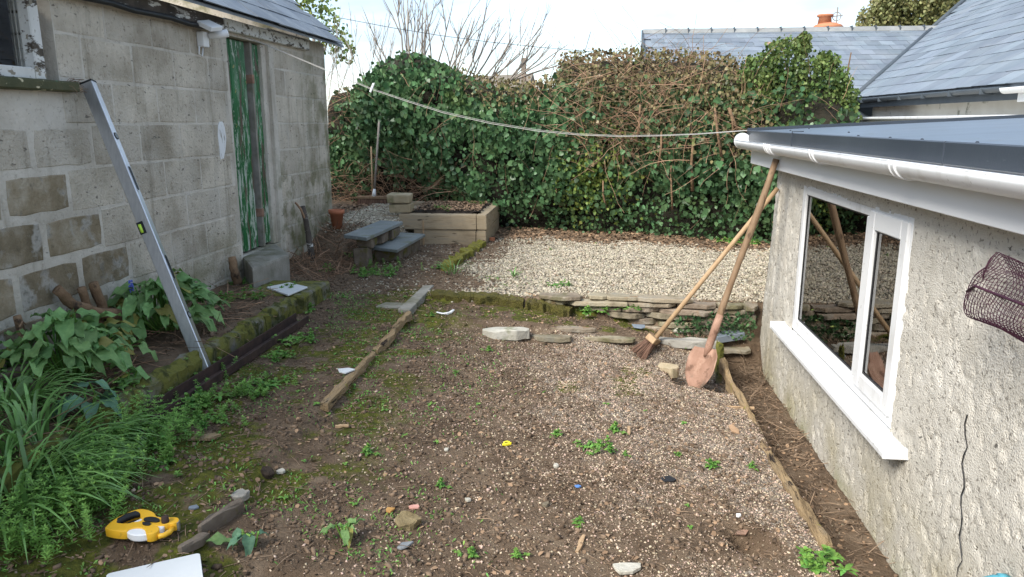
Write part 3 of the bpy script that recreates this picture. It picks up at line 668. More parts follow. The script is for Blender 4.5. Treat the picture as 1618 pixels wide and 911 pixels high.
# fascia, gutter, roof
MB().box(1.152, 1.172, -1, 5.66, 1.303, 1.452).build('fascia', m_whitepl, ext, bevel=.003)  # whiter than the other trim: sunlight put into the colour under the gutter
MB().box(1.1725, 1.26, -1, 5.655, 1.306, 1.318).build('soffit', m_white, ext)
MB().box(1.1725, 4.4, 5.635, 5.655, 1.3185, 1.5).build('end_fascia', m_white, ext)
def half_round(y0, y1, cx, cz, r, t, caps=True):
    m = MB(); n = 12; V = []
    for y in (y0, y1):
        for rr in (r, r - t):
            for k in range(n + 1):
                a = math.pi + math.pi * k / n; V.append((cx + rr * math.cos(a), y, cz + rr * math.sin(a)))
    q = n + 1
    F = []
    for k in range(n): F += [(k, k + 1, 2 * q + k + 1, 2 * q + k), (q + k + 1, q + k, 3 * q + k, 3 * q + k + 1)]
    F += [(0, 2 * q, 3 * q, q), (n, q + n, 3 * q + n, 2 * q + n)]
    m.add(V, F)
    if caps:
        for y, s0 in ((y0, 0), (y1, 2 * q)): m.add([V[s0 + k] for k in range(q)], [tuple(range(q))])
    return m
gut = half_round(-1, 5.72, 1.095, 1.462, .056, .004).build('gutter', m_white, ext, smooth=True)
MB().tube([(1.045, y_, 1.464) for y_ in (-1, 2, 5.72)], .0055, 8).build('rim', m_white, gut, smooth=True)
for y in (4.72, 4.62, 3.74, 2.75, 1.7):
    b = MB()
    for dy in (-.022, .022): b.tube([(1.095 + .06 * math.cos(a), y + dy, 1.464 + .06 * math.sin(a)) for a in np.linspace(math.pi * .97, math.pi * 1.95, 14)], .0045, 6)
    half_round(y - .02, y + .02, 1.095, 1.463, .0595, .003, False).build('bracket', m_white, gut, smooth=True)
    b.build('bracket_rib', m_white, gut, smooth=True)
MB().tube([(1.095, 5.715, 1.462), (1.095, 5.735, 1.462)], .058, 20).build('end_cap', m_white, gut)
def zroof(x): return 1.532 + .05 * (x - 1.15)
rf = MB(); V = []
for z in (-.06, 0):
    for (x, y) in ((1.16, -1), (4.6, -1), (4.6, 5.78), (1.16, 5.78)): V.append((x, y, zroof(x) + z))
rf.add(V, [(3, 2, 1, 0), (4, 5, 6, 7), (0, 1, 5, 4), (1, 2, 6, 5), (2, 3, 7, 6), (3, 0, 4, 7)])
flat = rf.build('roof', m_grp, ext)
for (y0, y1) in ((-1, 2.6), (2.603, 4.5), (4.503, 5.79)):
    MB().box(1.138, 1.158, y0, y1, 1.462, 1.538).build('roof_trim', m_grptrim, flat, bevel=.004)
MB().tube([(1.137, 4.503, 1.462), (1.137, 4.503, 1.545), (1.2, 4.503, 1.545)], .003, 6).build('trim_joint', m_grptrim, flat)
up_ = MB(); V = []
for (y, z) in ((5.781, -.05), (5.81, -.05), (5.81, .022), (5.781, .022)):
    for x in (1.14, 4.6): V.append((x, y, zroof(x) + z))
up_.add(V, [(0, 1, 3, 2), (2, 3, 5, 4), (4, 5, 7, 6), (6, 7, 1, 0), (0, 2, 4, 6), (1, 7, 5, 3)]); up_.build('roof_upstand', m_grptrim, flat)
for (x, y) in ((1.3, 5.2), (1.35, 4.2), (1.2, 3.6), (1.19, 3.2), (1.19, 2.9), (1.5, 5.5), (1.19, 2.5)): MB().lathe([(.006, 0), (.006, .004), (.003, .007)], 8, M=Matrix.Translation((x, y, zroof(x)))).build('screw', m_grptrim, flat)
# crack and blue waste pipe
pts = [(1.2515, 2.455 + .012 * math.sin(i * 1.7) - .006 * i + R.uniform(-.008, .008), .66 - i * .034) for i in range(20)]
cr = []
for p in pts: cr.append((AX - .003, p[1], p[2]))
MB().tube(cr, [.0015 + R.random() * .0015 for _ in cr], 4).build('crack', m_seal, ext)
MB().tube([(1.26, 2.11, .275), (1.215, 2.11, .275), (1.19, 2.115, .262), (1.185, 2.12, .24), (1.185, 2.13, .05)], .015, 12).build('waste_pipe', m_blueplas, ext, smooth=True)
MB().tube([(1.25, 2.11, .275), (1.228, 2.11, .275)], .02, 12).build('pipe_collar', m_blueplas, ext, smooth=True)

# ------------------------------------------------------------------ main bungalow and rear wing
bun = thing('bungalow', 'white rendered bungalow under a large blue grey slate roof', 'house', (4.5, 10, 0))
EX, EZ, MS, BS, VY = 4.3, 1.985, .585, .43, 13.2
MB().box(4.55, 4.8, 5.85, 13.1, -.2, 2.0).build('wall', m_render, bun)
lw = MB(); lw.box(2.98, 3.06, 5.9, 11.4, -.2, 1.62); lw.box(3.06, 4.549, 5.9, 11.4, 1.5, 1.6); lw.build('lean_to', m_render, bun)
MB().box(2.95, 3.1, 5.88, 11.45, 1.622, 1.648).build('lean_to_coping', m_white, bun, bevel=.005)
MB().box(4.33, 4.36, 8.35, 13.15, EZ - .165, EZ - .045).build('fascia', m_dark, bun)
MB().box(4.361, 4.6, 8.35, 13.1, EZ - .10, EZ - .08).build('soffit', m_dark, bun)
MB().box(4.30, 4.33, 4, 8.345, EZ - .19, EZ - .06).build('white_fascia', m_white, bun, bevel=.003)
half_round(4, 8.5, 4.25, EZ - .045, .06, .005).build('white_gutter', m_white, bun, smooth=True)
dg = half_round(8.52, 13.2, 4.262, EZ - .03, .055, .005).build('dark_gutter', m_dark, bun, smooth=True)
for i in range(6): MB().box(4.2, 4.35, 8.9 + i * .75, 8.93 + i * .75, EZ - .095, EZ - .026).build('bracket', m_dark, dg)
MB().tube([(4.27, 13.1, EZ - .05), (4.27, 13.1, EZ - .22), (4.45, 13.0, EZ - .34), (4.5, 13.0, EZ - .4), (4.5, 13.0, 0)], .045, 10).build('downpipe', m_dark, bun, smooth=True)
dk = MB()
def mz(x): return EZ + MS * (x - EX)
vx = lambda y: EX + BS * (y - VY) / MS
XT = 10.5; YT = VY + MS * (XT - EX) / BS
V = [(EX, 3, mz(EX)), (EX, VY, mz(EX)), (XT, YT, mz(XT)), (XT, 3, mz(XT))]
dk.add([(x, y, z) for x, y, z in V] + [(x, y, z - .05) for x, y, z in V], [(0, 1, 2, 3), (7, 6, 5, 4), (0, 4, 5, 1), (1, 5, 6, 2), (2, 6, 7, 3), (3, 7, 4, 0)])
mroof = dk.build('roof', m_slate, bun)
ms_ = Vector((1, 0, MS)).normalized()
slate_roof(mroof, (EX - .03, 6.2, mz(EX - .03)), (0, 1, 0), ms_, 38, 15, .30, .36, m_slate, lambda p: p.x > vx(p.y) + (.12 if p.y > VY + 3.3 else -.18) if p.y > VY else True)
vl = MB()
RZ = EZ + BS * 3.3; XR = vx(VY + 3.3)
MB().tube([(XR, VY + 3.3, RZ + .03), (XT, YT, mz(XT) + .03)], .05, 8).build('verge_strip', m_dark, mroof, smooth=True)
vl.tube([(EX - .02, VY - .02, EZ + .02), (XR, VY + 3.3, RZ + .02)], .045, 8); vl.build('valley_lead', m_dark, mroof, smooth=True)
sk = thing('roof_window', 'dark framed roof window high on the slate roof', 'skylight', (7.6, 14.4, mz(7.6)))
Msk = Matrix((Vector((0, 1, 0)), ms_, Vector((-MS, 0, 1)).normalized())).transposed().to_4x4()
ck = ray(1508, -6); t_ = (EZ + MS * (0 - EX) - CAM_Z) / (ck[2] - MS * ck[0]); pk = Vector((ck[0] * t_, ck[1] * t_, CAM_Z + ck[2] * t_)); sk.location = pk; ORG[sk.name] = pk.copy()
Msk = Matrix.Translation(pk) @ Msk
MB().box(-.42, .42, -.05, .8, .02, .1, M=Msk).build('frame', m_dark, sk, bevel=.01)
MB().box(-.34, .34, .03, .72, .101, .112, M=Msk).build('pane', m_glass, sk)

wing = thing('rear_wing', 'low rear wing with blue slate roof and grey ridge tiles', 'house', (3, 15, 0))
MB().box(1.15, 5.2, 13.5, 13.7, -.2, 2.0).build('wall', m_dark, wing)
MB().box(1.1, 4.25, 13.12, 13.2, EZ - .16, EZ - .03).build('fascia', m_dark, wing)
dk = MB(); RY = VY + 3.3
V = [(1.0, VY, EZ), (EX + .2, VY, EZ), (XR + .3, RY, RZ), (1.0, RY, RZ), (1.0, RY + 3.3, EZ), (XR + 1, RY + 3.3, EZ)]
dk.add(V + [(x, y, z - .06) for x, y, z in V], [(0, 1, 2, 3), (3, 2, 5, 4), (9, 8, 7, 6), (10, 11, 8, 9), (0, 6, 7, 1), (0, 3, 9, 6), (3, 4, 10, 9), (4, 5, 11, 10)])
broof = dk.build('roof', m_slate, wing)
bs_ = Vector((0, 1, BS)).normalized()
slate_roof(broof, (1.0 + .133, VY - .04, EZ - .017), (1, 0, 0), bs_, 22, 14, .262, .262, m_slate, lambda p: p.x < vx(p.y) + .25 and p.y < RY - .1, odd=(9, 10))
for i in range(13):
    x0 = 1.0 + i * .46; x1 = min(x0 + .45, XR + .15)
    if x1 <= x0: break
    m = MB(); P = [(RY - .15, RZ - .035), (RY - .09, RZ + .035), (RY, RZ + .07), (RY + .09, RZ + .035), (RY + .15, RZ - .035)]
    V = [(x, y, z) for x in (x0, x1) for y, z in P]
    m.add(V, [(0, 1, 6, 5), (1, 2, 7, 6), (2, 3, 8, 7), (3, 4, 9, 8), (4, 3, 2, 1, 0), (5, 6, 7, 8, 9)]); m.build('ridge_tile', m_ridge, broof, bevel=.004)
    MB().box(x1 - .004, x1 + .012, RY - .14, RY + .02, RZ - .03, RZ + .074).build('ridge_clip', m_dark, broof)
vb = MB(); V = [(.97, VY, EZ - .12), (.97, RY, RZ - .12), (.97, RY, RZ + .05), (.97, VY, EZ + .02)]
vb.add(V + [(x + .03, y, z) for x, y, z in V], [(0, 1, 2, 3), (7, 6, 5, 4), (0, 3, 7, 4), (1, 5, 6, 2), (2, 6, 7, 3), (0, 4, 5, 1)]); vb.build('verge_board', m_dark, broof)

ch = thing('chimney', 'orange chimney top with short round pot beyond the ridge', 'chimney', (5.12, 18, 2))
MB().box(4.82, 5.42, 17.75, 18.3, 1.5, 3.6).build('stack', m_brick, ch, bevel=.01)
MB().lathe([(.36, 3.601), (.28, 3.68), (.17, 3.72)], 16, M=Matrix.Translation((5.12, 18, 0))).build('flaunching', m_brick, ch, smooth=True)
MB().lathe([(.15, 3.70), (.13, 3.84), (.17, 3.86), (.17, 3.90), (.12, 3.90)], 16, M=Matrix.Translation((5.05, 18, 0))).build('pot', m_brick, ch, smooth=True)
an = MB(); an.tube([(5.3, 18, 3.6), (5.3, 18, 4.05)], .012, 6); an.tube([(5.2, 18, 3.86), (5.42, 18, 3.88)], .01, 5)
an.tube([(5.3 + .09 * math.cos(a), 18.02, 3.86 + .09 * math.sin(a)) for a in np.linspace(0, 6.3, 14)], .008, 5); an.build('aerial', m_greybark, ch)
dh = thing('distant_house', 'distant house with a brown roof behind the hedge', 'house', (-2.0, 17, 0))
MB().box(-2.6, -1.15, 16.4, 18.4, -.2, 2.35).build('wall', m_render, dh)
d = MB(); V = [(-2.7, 16.1, 2.3), (-1.35, 16.1, 2.3), (-1.35, 17.4, 2.66), (-2.7, 17.4, 2.6), (-2.7, 18.8, 2.3), (-1.35, 18.8, 2.3)]
d.add(V, [(0, 1, 2, 3), (3, 2, 5, 4), (0, 3, 4), (1, 5, 2), (0, 4, 5, 1)]); d.build('roof', m_thatch, dh)
po = MB(); po.box(-1.37, -1.28, 14.7, 14.8, 0, 2.78); tag(po.build('post', m_greywood, None, bevel=.01), 'old grey square post standing up behind the hedge', 'post')

# ------------------------------------------------------------------ ivy hedge
HX = [-3.6, -3.19, -2.82, -2.47, -2.06, -1.61, -1.31, -.79, -.5, -.36, .08, .51, 1.15, 1.5, 1.86, 2.1, 2.49, 2.72, 2.85]
HZ = [2.0, 2.10, 2.40, 2.55, 2.38, 2.18, 2.05, 2.0, 2.05, 2.33, 2.36, 2.36, 2.32, 2.25, 2.16, 2.22, 2.04, 1.8, 1.5]
HBX = [-4, -3.2, -2, -1, .5, 1.8, 2.9]; HBY = [9.95, 9.8, 9.42, 9.1, 8.85, 8.35, 8.05]
def htop(x): return np.interp(x, HX, HZ)
def hfront(x, z):
    x = np.asarray(x, float); z = np.asarray(z, float)
    t = np.clip((z - .3) / (htop(x) - .3), 0, 1)
    y = np.interp(x, HBX, HBY) + .02 - .16 * np.sin(t * 2.6) + .42 * t ** 5
    return y - .34 * (fbm(x * 1.5, z * 1.5, 51, 3) - .5) - .16 * (fbm(x * 4.5, z * 4.5, 61, 2) - .5)
hedge = thing('ivy_hedge', 'tall dark green ivy hedge across the end of the garden', 'hedge', (-.3, 9.1, .3))
hx = np.linspace(-3.55, 2.82, 150); ht = np.linspace(0, 1, 50)
A, B = np.meshgrid(hx, ht)
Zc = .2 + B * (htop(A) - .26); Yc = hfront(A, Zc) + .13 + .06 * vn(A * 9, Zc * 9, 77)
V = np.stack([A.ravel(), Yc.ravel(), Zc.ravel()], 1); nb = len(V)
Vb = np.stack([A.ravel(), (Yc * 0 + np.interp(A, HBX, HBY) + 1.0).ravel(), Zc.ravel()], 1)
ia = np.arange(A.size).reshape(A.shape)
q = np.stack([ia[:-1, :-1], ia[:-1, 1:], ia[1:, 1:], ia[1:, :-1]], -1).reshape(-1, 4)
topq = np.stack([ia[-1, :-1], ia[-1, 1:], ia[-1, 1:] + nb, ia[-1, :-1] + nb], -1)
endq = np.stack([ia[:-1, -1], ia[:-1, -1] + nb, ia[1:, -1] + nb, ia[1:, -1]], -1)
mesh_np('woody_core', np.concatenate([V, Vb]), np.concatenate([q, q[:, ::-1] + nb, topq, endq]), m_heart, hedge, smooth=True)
IVT = [(0, 0, 0), (0, .04, -.5), (0, 0, -1.0), (-.46, -.02, -.22), (-.36, -.05, -.62), (.46, -.02, -.22), (.36, -.05, -.62)]
IVF = [(0, 3, 1), (3, 4, 1), (4, 2, 1), (0, 1, 5), (5, 1, 6), (6, 1, 2)]
def hedge_leaves(n, xr, wfun, size, seed, depth=.2, top=True, tv=IVT, tf=IVF, tilt=.45, over=0):
    g = np.random.default_rng(seed)
    x = g.uniform(*xr, n); t = g.random(n) ** .92
    z = .24 + t * (htop(x) + over - .24)
    keep = g.random(n) < wfun(x, z); x, z = x[keep], z[keep]; n = len(x)
    y = hfront(x, z) + g.uniform(-.1, depth, n)
    tt = (z - .24) / (htop(x) - .24)
    y += np.where(g.random(n) < ss(.86, 1.0, tt) * .75, g.uniform(0, .8, n), 0)
    z = z + g.normal(0, .02, n)
    Rm = eul(g.normal(tilt, .4, n), g.normal(0, .6, n), g.normal(0, .75, n))
    S = g.uniform(size[0], size[1], n) * g.uniform(.8, 1.15, n)
    return scat(tv, tf, np.stack([x, y, z], 1), Rm, S)
def w_left(x, z): return (1 - ss(-3.25, -3.05, x)) * ss(1.3, 1.6, z)
def w_bram(x, z): return ss(-.45, .05, x) * (1 - ss(1.6, 1.95, x)) * ss(1.05, 1.45, z + .5 * (fbm(x * 3, z * 3, 71, 3) - .5))
def w_yel(x, z): return np.exp(-(((x - .08) / .38) ** 2 + ((z - 1.0) / .36) ** 2)) * ss(.32, .5, fbm(x * 6, z * 6, 72, 3))
def w_bush(x, z): return ss(1.62, 1.95, x) * ss(.95, 1.25, z)
def w_top(x, z): return ss(-1.9, -1.2, x) * ss(.80, .95, (z - .24) / (htop(x) - .24)) * (1 - ss(1.5, 1.8, x))
def w_ivy(x, z):
    dead = (1 - ss(-2.5, -2.0, x)) * (1 - ss(.75, 1.05, z)) * .75
    holes = ss(.60, .70, fbm(x * 2.6, z * 2.6, 73, 3)) * .8
    return np.clip(1 - .7 * w_left(x, z) - .6 * w_bram(x, z) - .6 * w_yel(x, z) - dead - .8 * w_bush(x, z) - .75 * w_top(x, z) - holes, 0.03, 1)
small = lambda x, z: w_ivy(x, z) * (1 - ss(.75, 1.1, z + .5 * (fbm(x * 2, x * 0 + 1, 74) - .5)))
big = lambda x, z: w_ivy(x, z) * ss(.65, 1.0, z + .5 * (fbm(x * 2, x * 0 + 1, 74) - .5))
pv = [hedge_leaves(42000, (-3.5, 2.8), big, (.042, .078), 1), hedge_leaves(26000, (-3.5, 2.75), small, (.032, .06), 2)]
tag(mesh_np('ivy_foliage', *cat_vf(pv), m_ivy, hedge), kind='stuff')
tag(mesh_np('yellow_foliage', *hedge_leaves(11000, (-.8, 1.0), w_yel, (.025, .05), 3, depth=.0), m_yellowleaf, hedge), kind='stuff')
tag(mesh_np('olive_foliage', *hedge_leaves(34000, (-2.2, 1.9), lambda x, z: np.clip(w_bram(x, z) * ss(1.5, 2.1, z) * .95 + w_top(x, z) * .9 + .42 * w_bram(x, z), 0, 1), (.018, .05), 4, depth=.2, tilt=.2, over=.1), m_ivyold, hedge), kind='stuff')
# the 300 large ivy leaves one can pick out, each a leaf of its own
protos = []
for k in range(3):
    m = MB(); P = [(0, 0), (-.3, .08), (-.52, -.18), (-.34, -.38), (-.36, -.66), (-.14, -.74), (0, -1.02)]
    Vl = []; Fl = []
    for sx in (1, -1):
        b0 = len(Vl); Vl += [(x * sx, .05 - abs(x) * .16 * (1 + k * .4), z) for x, z in P] + [(0, .07, -.4)]
        Fl += [(b0 + i, b0 + i + 1, b0 + 7) if sx == 1 else (b0 + i + 1, b0 + i, b0 + 7) for i in range(6)]
    m.add(Vl, Fl); ob = m.build('ivy_leaf', m_ivy); protos.append(ob.data); bpy.data.objects.remove(ob)
g = np.random.default_rng(5); cnt = 0
m_ivyone = M_('ivy_leaf_large', [(.05, .112, .048), (.11, .205, .085)], 1.6, .42, 0, rnd=.5, hue=.02, spec=.5, trans=.15)
for p_ in protos: p_.materials[0] = m_ivyone
while cnt < 300:
    x, z = g.uniform(-3.1, 2.2), g.uniform(.6, 2.2)
    if z > htop(x) - .1 or g.random() > float(w_ivy(x, z)) ** 2: continue
    y = float(hfront(x, z)) - .13 - g.random() * .04
    Mx = Matrix.Translation((x, y, z)) @ Euler((g.normal(.5, .3), g.normal(0, .5), g.normal(0, .5))).to_matrix().to_4x4() @ Matrix.Scale(g.uniform(.062, .09), 4)
    inst('ivy_leaf', protos[cnt % 3], Mx, hedge); cnt += 1
# canes and stems
def cane_mesh(name, n, xr, wfun, ln, r, mat, parent, seed, dirf, kind='stuff'):
    g = random.Random(seed); m = MB(); k = 0; tries = 0
    while k < n and tries < n * 30:
        tries += 1
        x = g.uniform(*xr); z = g.uniform(.35, 2.45)
        if z > htop(x) + .02 or g.random() > float(wfun(np.float64(x), np.float64(z))): continue
        y = float(hfront(x, z)) + g.uniform(-.14, .12)
        p = Vector((x, y, z)); d = Vector(dirf(g)).normalized(); L = g.uniform(*ln); pts = [p]
        for i in range(5):
            d = (d + Vector((g.uniform(-.3, .3), g.uniform(-.2, .15), g.uniform(-.28, .12)))).normalized(); pts.append(pts[-1] + d * L / 5)
        rr = g.uniform(*r); m.tube(pts, [rr * (1 - .1 * i) for i in range(6)], 3, cap=False); k += 1
    return tag(m.build(name, mat, parent), kind=kind)
cane_mesh('bramble_canes', 470, (-.4, 1.95), lambda x, z: w_bram(x, z) * (1 - .6 * ss(.9, 1.3, x)), (.25, .75), (.0016, .0042), m_cane, hedge, 1, lambda g: (g.uniform(-1, 1), g.uniform(-.5, .1), g.uniform(-.5, 1)))
cane_mesh('brown_canes', 60, (-3.5, -2.8), w_left, (.25, .6), (.0018, .004), m_cane, hedge, 7, lambda g: (g.uniform(-1, 1), g.uniform(-.5, .1), g.uniform(-.5, 1)))
cane_mesh('dead_stems', 420, (-3.4, -1.7), lambda x, z: .9 * (1 - ss(.85, 1.1, z)), (.2, .6), (.002, .005), m_cane, hedge, 2, lambda g: (g.uniform(-1, 1), g.uniform(-.6, 0), g.uniform(-.4, 1)))
cane_mesh('loose_stems', 150, (-3.0, 2.6), lambda x, z: .35 + w_yel(x, z), (.2, .6), (.0018, .004), m_cane, hedge, 3, lambda g: (g.uniform(-.7, .7), g.uniform(-.4, .1), 1))
def loc9(px, py, y): d = ray(px, py); t = y / d[1]; return Vector((d[0] * t, y, CAM_Z + d[2] * t))
for (px, y0, y1, wd) in ((1092, 300, 215, .02), (1040, 262, 205, .014), (1132, 245, 170, .016), (1156, 205, 170, .02), (1006, 225, 165, .015), (985, 260, 230, .012), (1062, 330, 262, .012), (958, 330, 285, .012), (948, 180, 150, .012), (884, 330, 290, .01), (1150, 215, 172, .012)):
    a = loc9(px, y0, 8.6); a.y = float(hfront(a.x, a.z)) - .08; b_ = loc9(px + R.uniform(-6, 6), y1, a.y)
    mid = (a + b_) / 2 + Vector((R.uniform(-.02, .02), -.02, 0))
    MB().tube([a, mid, b_], [wd, wd * .9, wd * .75], 7, jit=.15).build('cut_stem', m_bark, hedge, smooth=True)
# leafy bush where the hedge meets the flat roof
bush = thing('leafy_bush', 'leafy green bush at the right end of the hedge', 'bush', (2.2, 8.5, .3))
for i in range(7): MB().tube([(2.1 + i * .06, 8.75, .3), (2.0 + i * .1, 8.6, 1.2), (1.75 + i * .16 + R.uniform(-.05, .05), 8.5, 2.0 + R.uniform(-.1, .35))], [.02, .014, .006], 6).build('stem', m_bark, bush)
g = np.random.default_rng(8)
cl = np.array([(1.75, 2.1, .20), (2.0, 2.25, .22), (2.18, 2.38, .09), (2.2, 2.46, .06), (2.3, 2.05, .26), (2.55, 2.0, .17), (2.66, 1.82, .15), (2.4, 1.75, .3), (2.1, 1.7, .34), (2.65, 1.55, .2), (1.8, 1.75, .3), (2.45, 2.2, .12), (2.2, 1.4, .4), (2.6, 1.3, .3)])
parts = []
for cx, cz_, cr_ in cl:
    n = int(5000 * cr_); v = g.normal(size=(n, 3)); v /= np.linalg.norm(v, axis=1)[:, None]; v *= (cr_ * g.uniform(.3, 1.25, n) ** .6)[:, None]
    P = v * np.array([1, .8, 1]) + np.array([cx, 8.52, cz_])
    parts.append(scat(IVT, IVF, P, eul(g.normal(.5, .5, n), g.normal(0, .8, n), g.uniform(-1.6, 1.6, n)), g.uniform(.02, .045, n)))
tag(mesh_np('foliage', *cat_vf(parts), m_bush, bush), kind='stuff')

# ------------------------------------------------------------------ trees behind
def branchy(m, p, d, L, r, depth, g, up=.08, spread=.5):
    n = 5; pts = [Vector(p)]; d = Vector(d).normalized()
    for i in range(n):
        d = (d + Vector((g.uniform(-.14, .14), g.uniform(-.12, .12), g.uniform(-.1, .14) + up * .3))).normalized(); pts.append(pts[-1] + d * L / n)
    m.tube(pts, [max(r * (1 - .14 * i), .0028) for i in range(n + 1)], 5 if r > .01 else 4)
    if depth:
        for k in range(g.randint(2, 3)):
            i = g.randint(1, n - 1); dd = (d + Vector((g.uniform(-spread, spread), g.uniform(-.35, .35), g.uniform(-.1, spread)))).normalized()
            branchy(m, pts[i], dd, L * g.uniform(.35, .6), max(r * .55, .003), depth - 1, g, up, spread)
bt = thing('bare_tree', 'bare leafless tree with many thin grey branches above the hedge', 'tree', (-2.3, 10.6, .3))
g = random.Random(4)
MB().tube([(-2.4, 10.6, .2), (-2.35, 10.6, 1.2), (-2.2, 10.6, 1.9)], [.09, .075, .06], 9, jit=.08).build('trunk', m_greybark, bt, smooth=True)
for i in range(27):
    m = MB(); f = i / 26; x0 = -2.75 + f * 1.6
    ang = rad(-16 + 72 * f + g.uniform(-14, 16)); L = g.uniform(.8, 1.35) * (1 - .15 * f)
    branchy(m, (x0, 10.6 + g.uniform(-.3, .3), 2.0 + g.uniform(-.1, .15)), (math.sin(ang), 0, math.cos(ang)), L, g.uniform(.013, .021), 2, g)
    m.tube([(-2.2 + (x0 + 2.2) * .4, 10.6, 1.85), (x0, 10.6, 2.05)], .016, 5)
    m.build('branch', m_greybark, bt, smooth=True)
sp = thing('bare_sapling', 'thin bare arching shoots behind the hedge beside the shed', 'shrub', (-3.3, 10.4, .3))
for i in range(10):
    m = MB(); branchy(m, (-3.75 + i * .09, 10.4, 1.9), (g.uniform(-.3, .5), 0, 1), g.uniform(.6, 1.0), .006, 2, g); m.build('shoot', m_greybark, sp)
s2 = thing('bare_shoot_cluster', 'few bare upright shoots standing above the middle of the hedge', 'shrub', (-.4, 10.2, .3))
for (x, ax_, L) in ((-.55, -.55, .85), (-.45, .05, .75), (-.35, -.5, .5), (-.2, .05, .72), (-.1, .02, .68), (-.62, .3, .5), (.25, .5, .55)):
    m = MB(); branchy(m, (x, 10.2, 1.95), (ax_, 0, 1), L, .007, 1, g); m.build('shoot', m_greybark, s2)
def leafy_tree(name, label, base, blobs, nleaf, size, mat, trunk_r, seed):
    t = thing(name, label, 'tree', base); g = np.random.default_rng(seed)
    top = Vector(blobs[0][0])
    MB().tube([base, (Vector(base) * .5 + top * .5), top], [trunk_r, trunk_r * .7, trunk_r * .3], 8, jit=.06).build('trunk', m_greybark, t, smooth=True)
    parts = []
    for c, r in blobs:
        MB().tube([Vector(base) * .3 + top * .7, (Vector(c) + top) / 2 + Vector((0, 0, -.1)), c], [trunk_r * .4, trunk_r * .25, trunk_r * .1], 5).build('limb', m_greybark, t)
        n = int(nleaf * r * r); v = g.normal(size=(n, 3)); v /= np.linalg.norm(v, axis=1)[:, None]
        v *= (r * g.uniform(.2, 1.1, n) ** .55)[:, None]; sel = fbm(v[:, 0] / r * 3 + c[0], v[:, 2] / r * 3 + v[:, 1] / r, seed) > .42
        v = v[sel]; n = len(v)
        parts.append(scat(IVT, IVF, v + np.array(c), eul(g.normal(.4, .6, n), g.normal(0, .9, n), g.uniform(-3, 3, n)), g.uniform(size[0], size[1], n)))
    tag(mesh_np('crown', *cat_vf(parts), mat, t), kind='stuff')
m_olive = M_('olive_crown', [(.15, .17, .06), (.28, .27, .12)], .8, .5, 0, island=.45, trans=.25, hue=.03)
leafy_tree('round_tree', 'olive green leafy tree rising behind the slate roofs', (9.2, 24, 0), [((8.9, 24, 4.9), .9), ((8.2, 24, 4.45), .55), ((9.7, 24, 5.2), 1.0), ((9.3, 24.3, 4.3), 1.0), ((8.5, 23.8, 4.9), .5), ((10.2, 24, 4.5), .9), ((7.9, 24, 4.2), .35), ((8.35, 24, 5.1), .35)], 5200, (.05, .11), m_olive, .2, 1)
leafy_tree('yellowish_tree', 'yellowish leafy tree showing beyond the shed roof end', (-4.1, 10.9, 0), [((-4.0, 10.9, 3.1), .38), ((-3.75, 10.8, 2.85), .28), ((-4.3, 10.9, 3.3), .4), ((-3.6, 10.9, 2.6), .2)], 2600, (.035, .07), m_yellowleaf, .06, 2)

# ------------------------------------------------------------------ washing line, cable
def linepts(tab, y): return [tuple(loc9(px, py, y)) for px, py in tab]
wl = thing('washing_line', 'pale double washing line sagging from shed to flat roof', 'washing line', (-2.65, 5.6, 2.25))
tabA = [(352, 42), (372, 52), (440, 79), (513, 110), (587, 141), (640, 159), (700, 178), (775, 195), (850, 207), (915, 213), (980, 215.5), (1040, 214.5), (1100, 212), (1180, 206), (1300, 199.5), (1420, 192.5), (1618, 182)]
MB().tube(linepts(tabA, 5.8), .0024, 6, cap=False).build('rope', m_rope, wl, smooth=True)
tabB = [(a, b - (1.6 * math.sin(max(0, (a - 372)) / 808 * math.pi) if a < 1180 else 0) - .6) for a, b in tabA]
MB().tube(linepts(tabB, 5.83), .0016, 6, cap=False).build('rope', m_rope, wl, smooth=True)
pg = thing('clothes_peg', 'white clothes peg clipped on the washing line', 'peg', tuple(loc9(587, 140, 5.8)))
pc = loc9(587, 140, 5.8); Mp = Matrix.Translation(pc) @ Matrix.Rotation(rad(25), 4, 'Y')
MB().box(-.008, -.001, -.006, .006, -.028, .045, M=Mp).build('jaw', m_whitepl, pg, bevel=.002)
MB().box(.001, .008, -.006, .006, -.028, .05, M=Mp).build('jaw', m_whitepl, pg, bevel=.002)
MB().tube([Mp @ Vector((-.01, 0, .01)), Mp @ Vector((.01, 0, .01))], .006, 8).build('spring', m_alu, pg)
tag(MB().tube([tuple(Vector((-4.6, 10, 3.2)).lerp(Vector((.6, 10, 2.42)), i / 8) - Vector((0, 0, .12 * math.sin(i / 8 * math.pi)))) for i in range(9)], .0035, 5).build('overhead_cable', m_black, None), 'thin dark overhead cable crossing behind the hedge top', 'cable')

# ------------------------------------------------------------------ raised bed, steps, blocks, pot
bed = thing('raised_bed', 'raised bed of two courses of timber sleepers with dark soil', 'planter', (-1.55, 8.4, .3))
def sleeper(x0, x1, y0, y1, z0, z1): return MB().box(x0, x1, y0, y1, z0, z1, j=.004).build('sleeper', m_sleeper, bed, bevel=.008, segs=2, rough=.005)
sleeper(-1.90, -1.225, 7.9, 8.0, .24, .462); sleeper(-2.06, -1.22, 7.885, 7.995, .466, .625)
sleeper(-1.22, -1.11, 7.905, 9.05, .24, .460); sleeper(-1.215, -1.105, 7.89, 9.06, .464, .628)
sleeper(-2.1, -1.225, 8.95, 9.05, .24, .46); sleeper(-2.2, -1.22, 8.95, 9.06, .464, .64)
sleeper(-2.26, -2.07, 7.93, 8.0, .46, .60); sleeper(-2.06, -1.98, 8.0, 8.95, .3, .58)
sg = np.linspace(0, 1, 40); A, B = np.meshgrid(-1.99 + sg * .8, 7.99 + sg * .97)
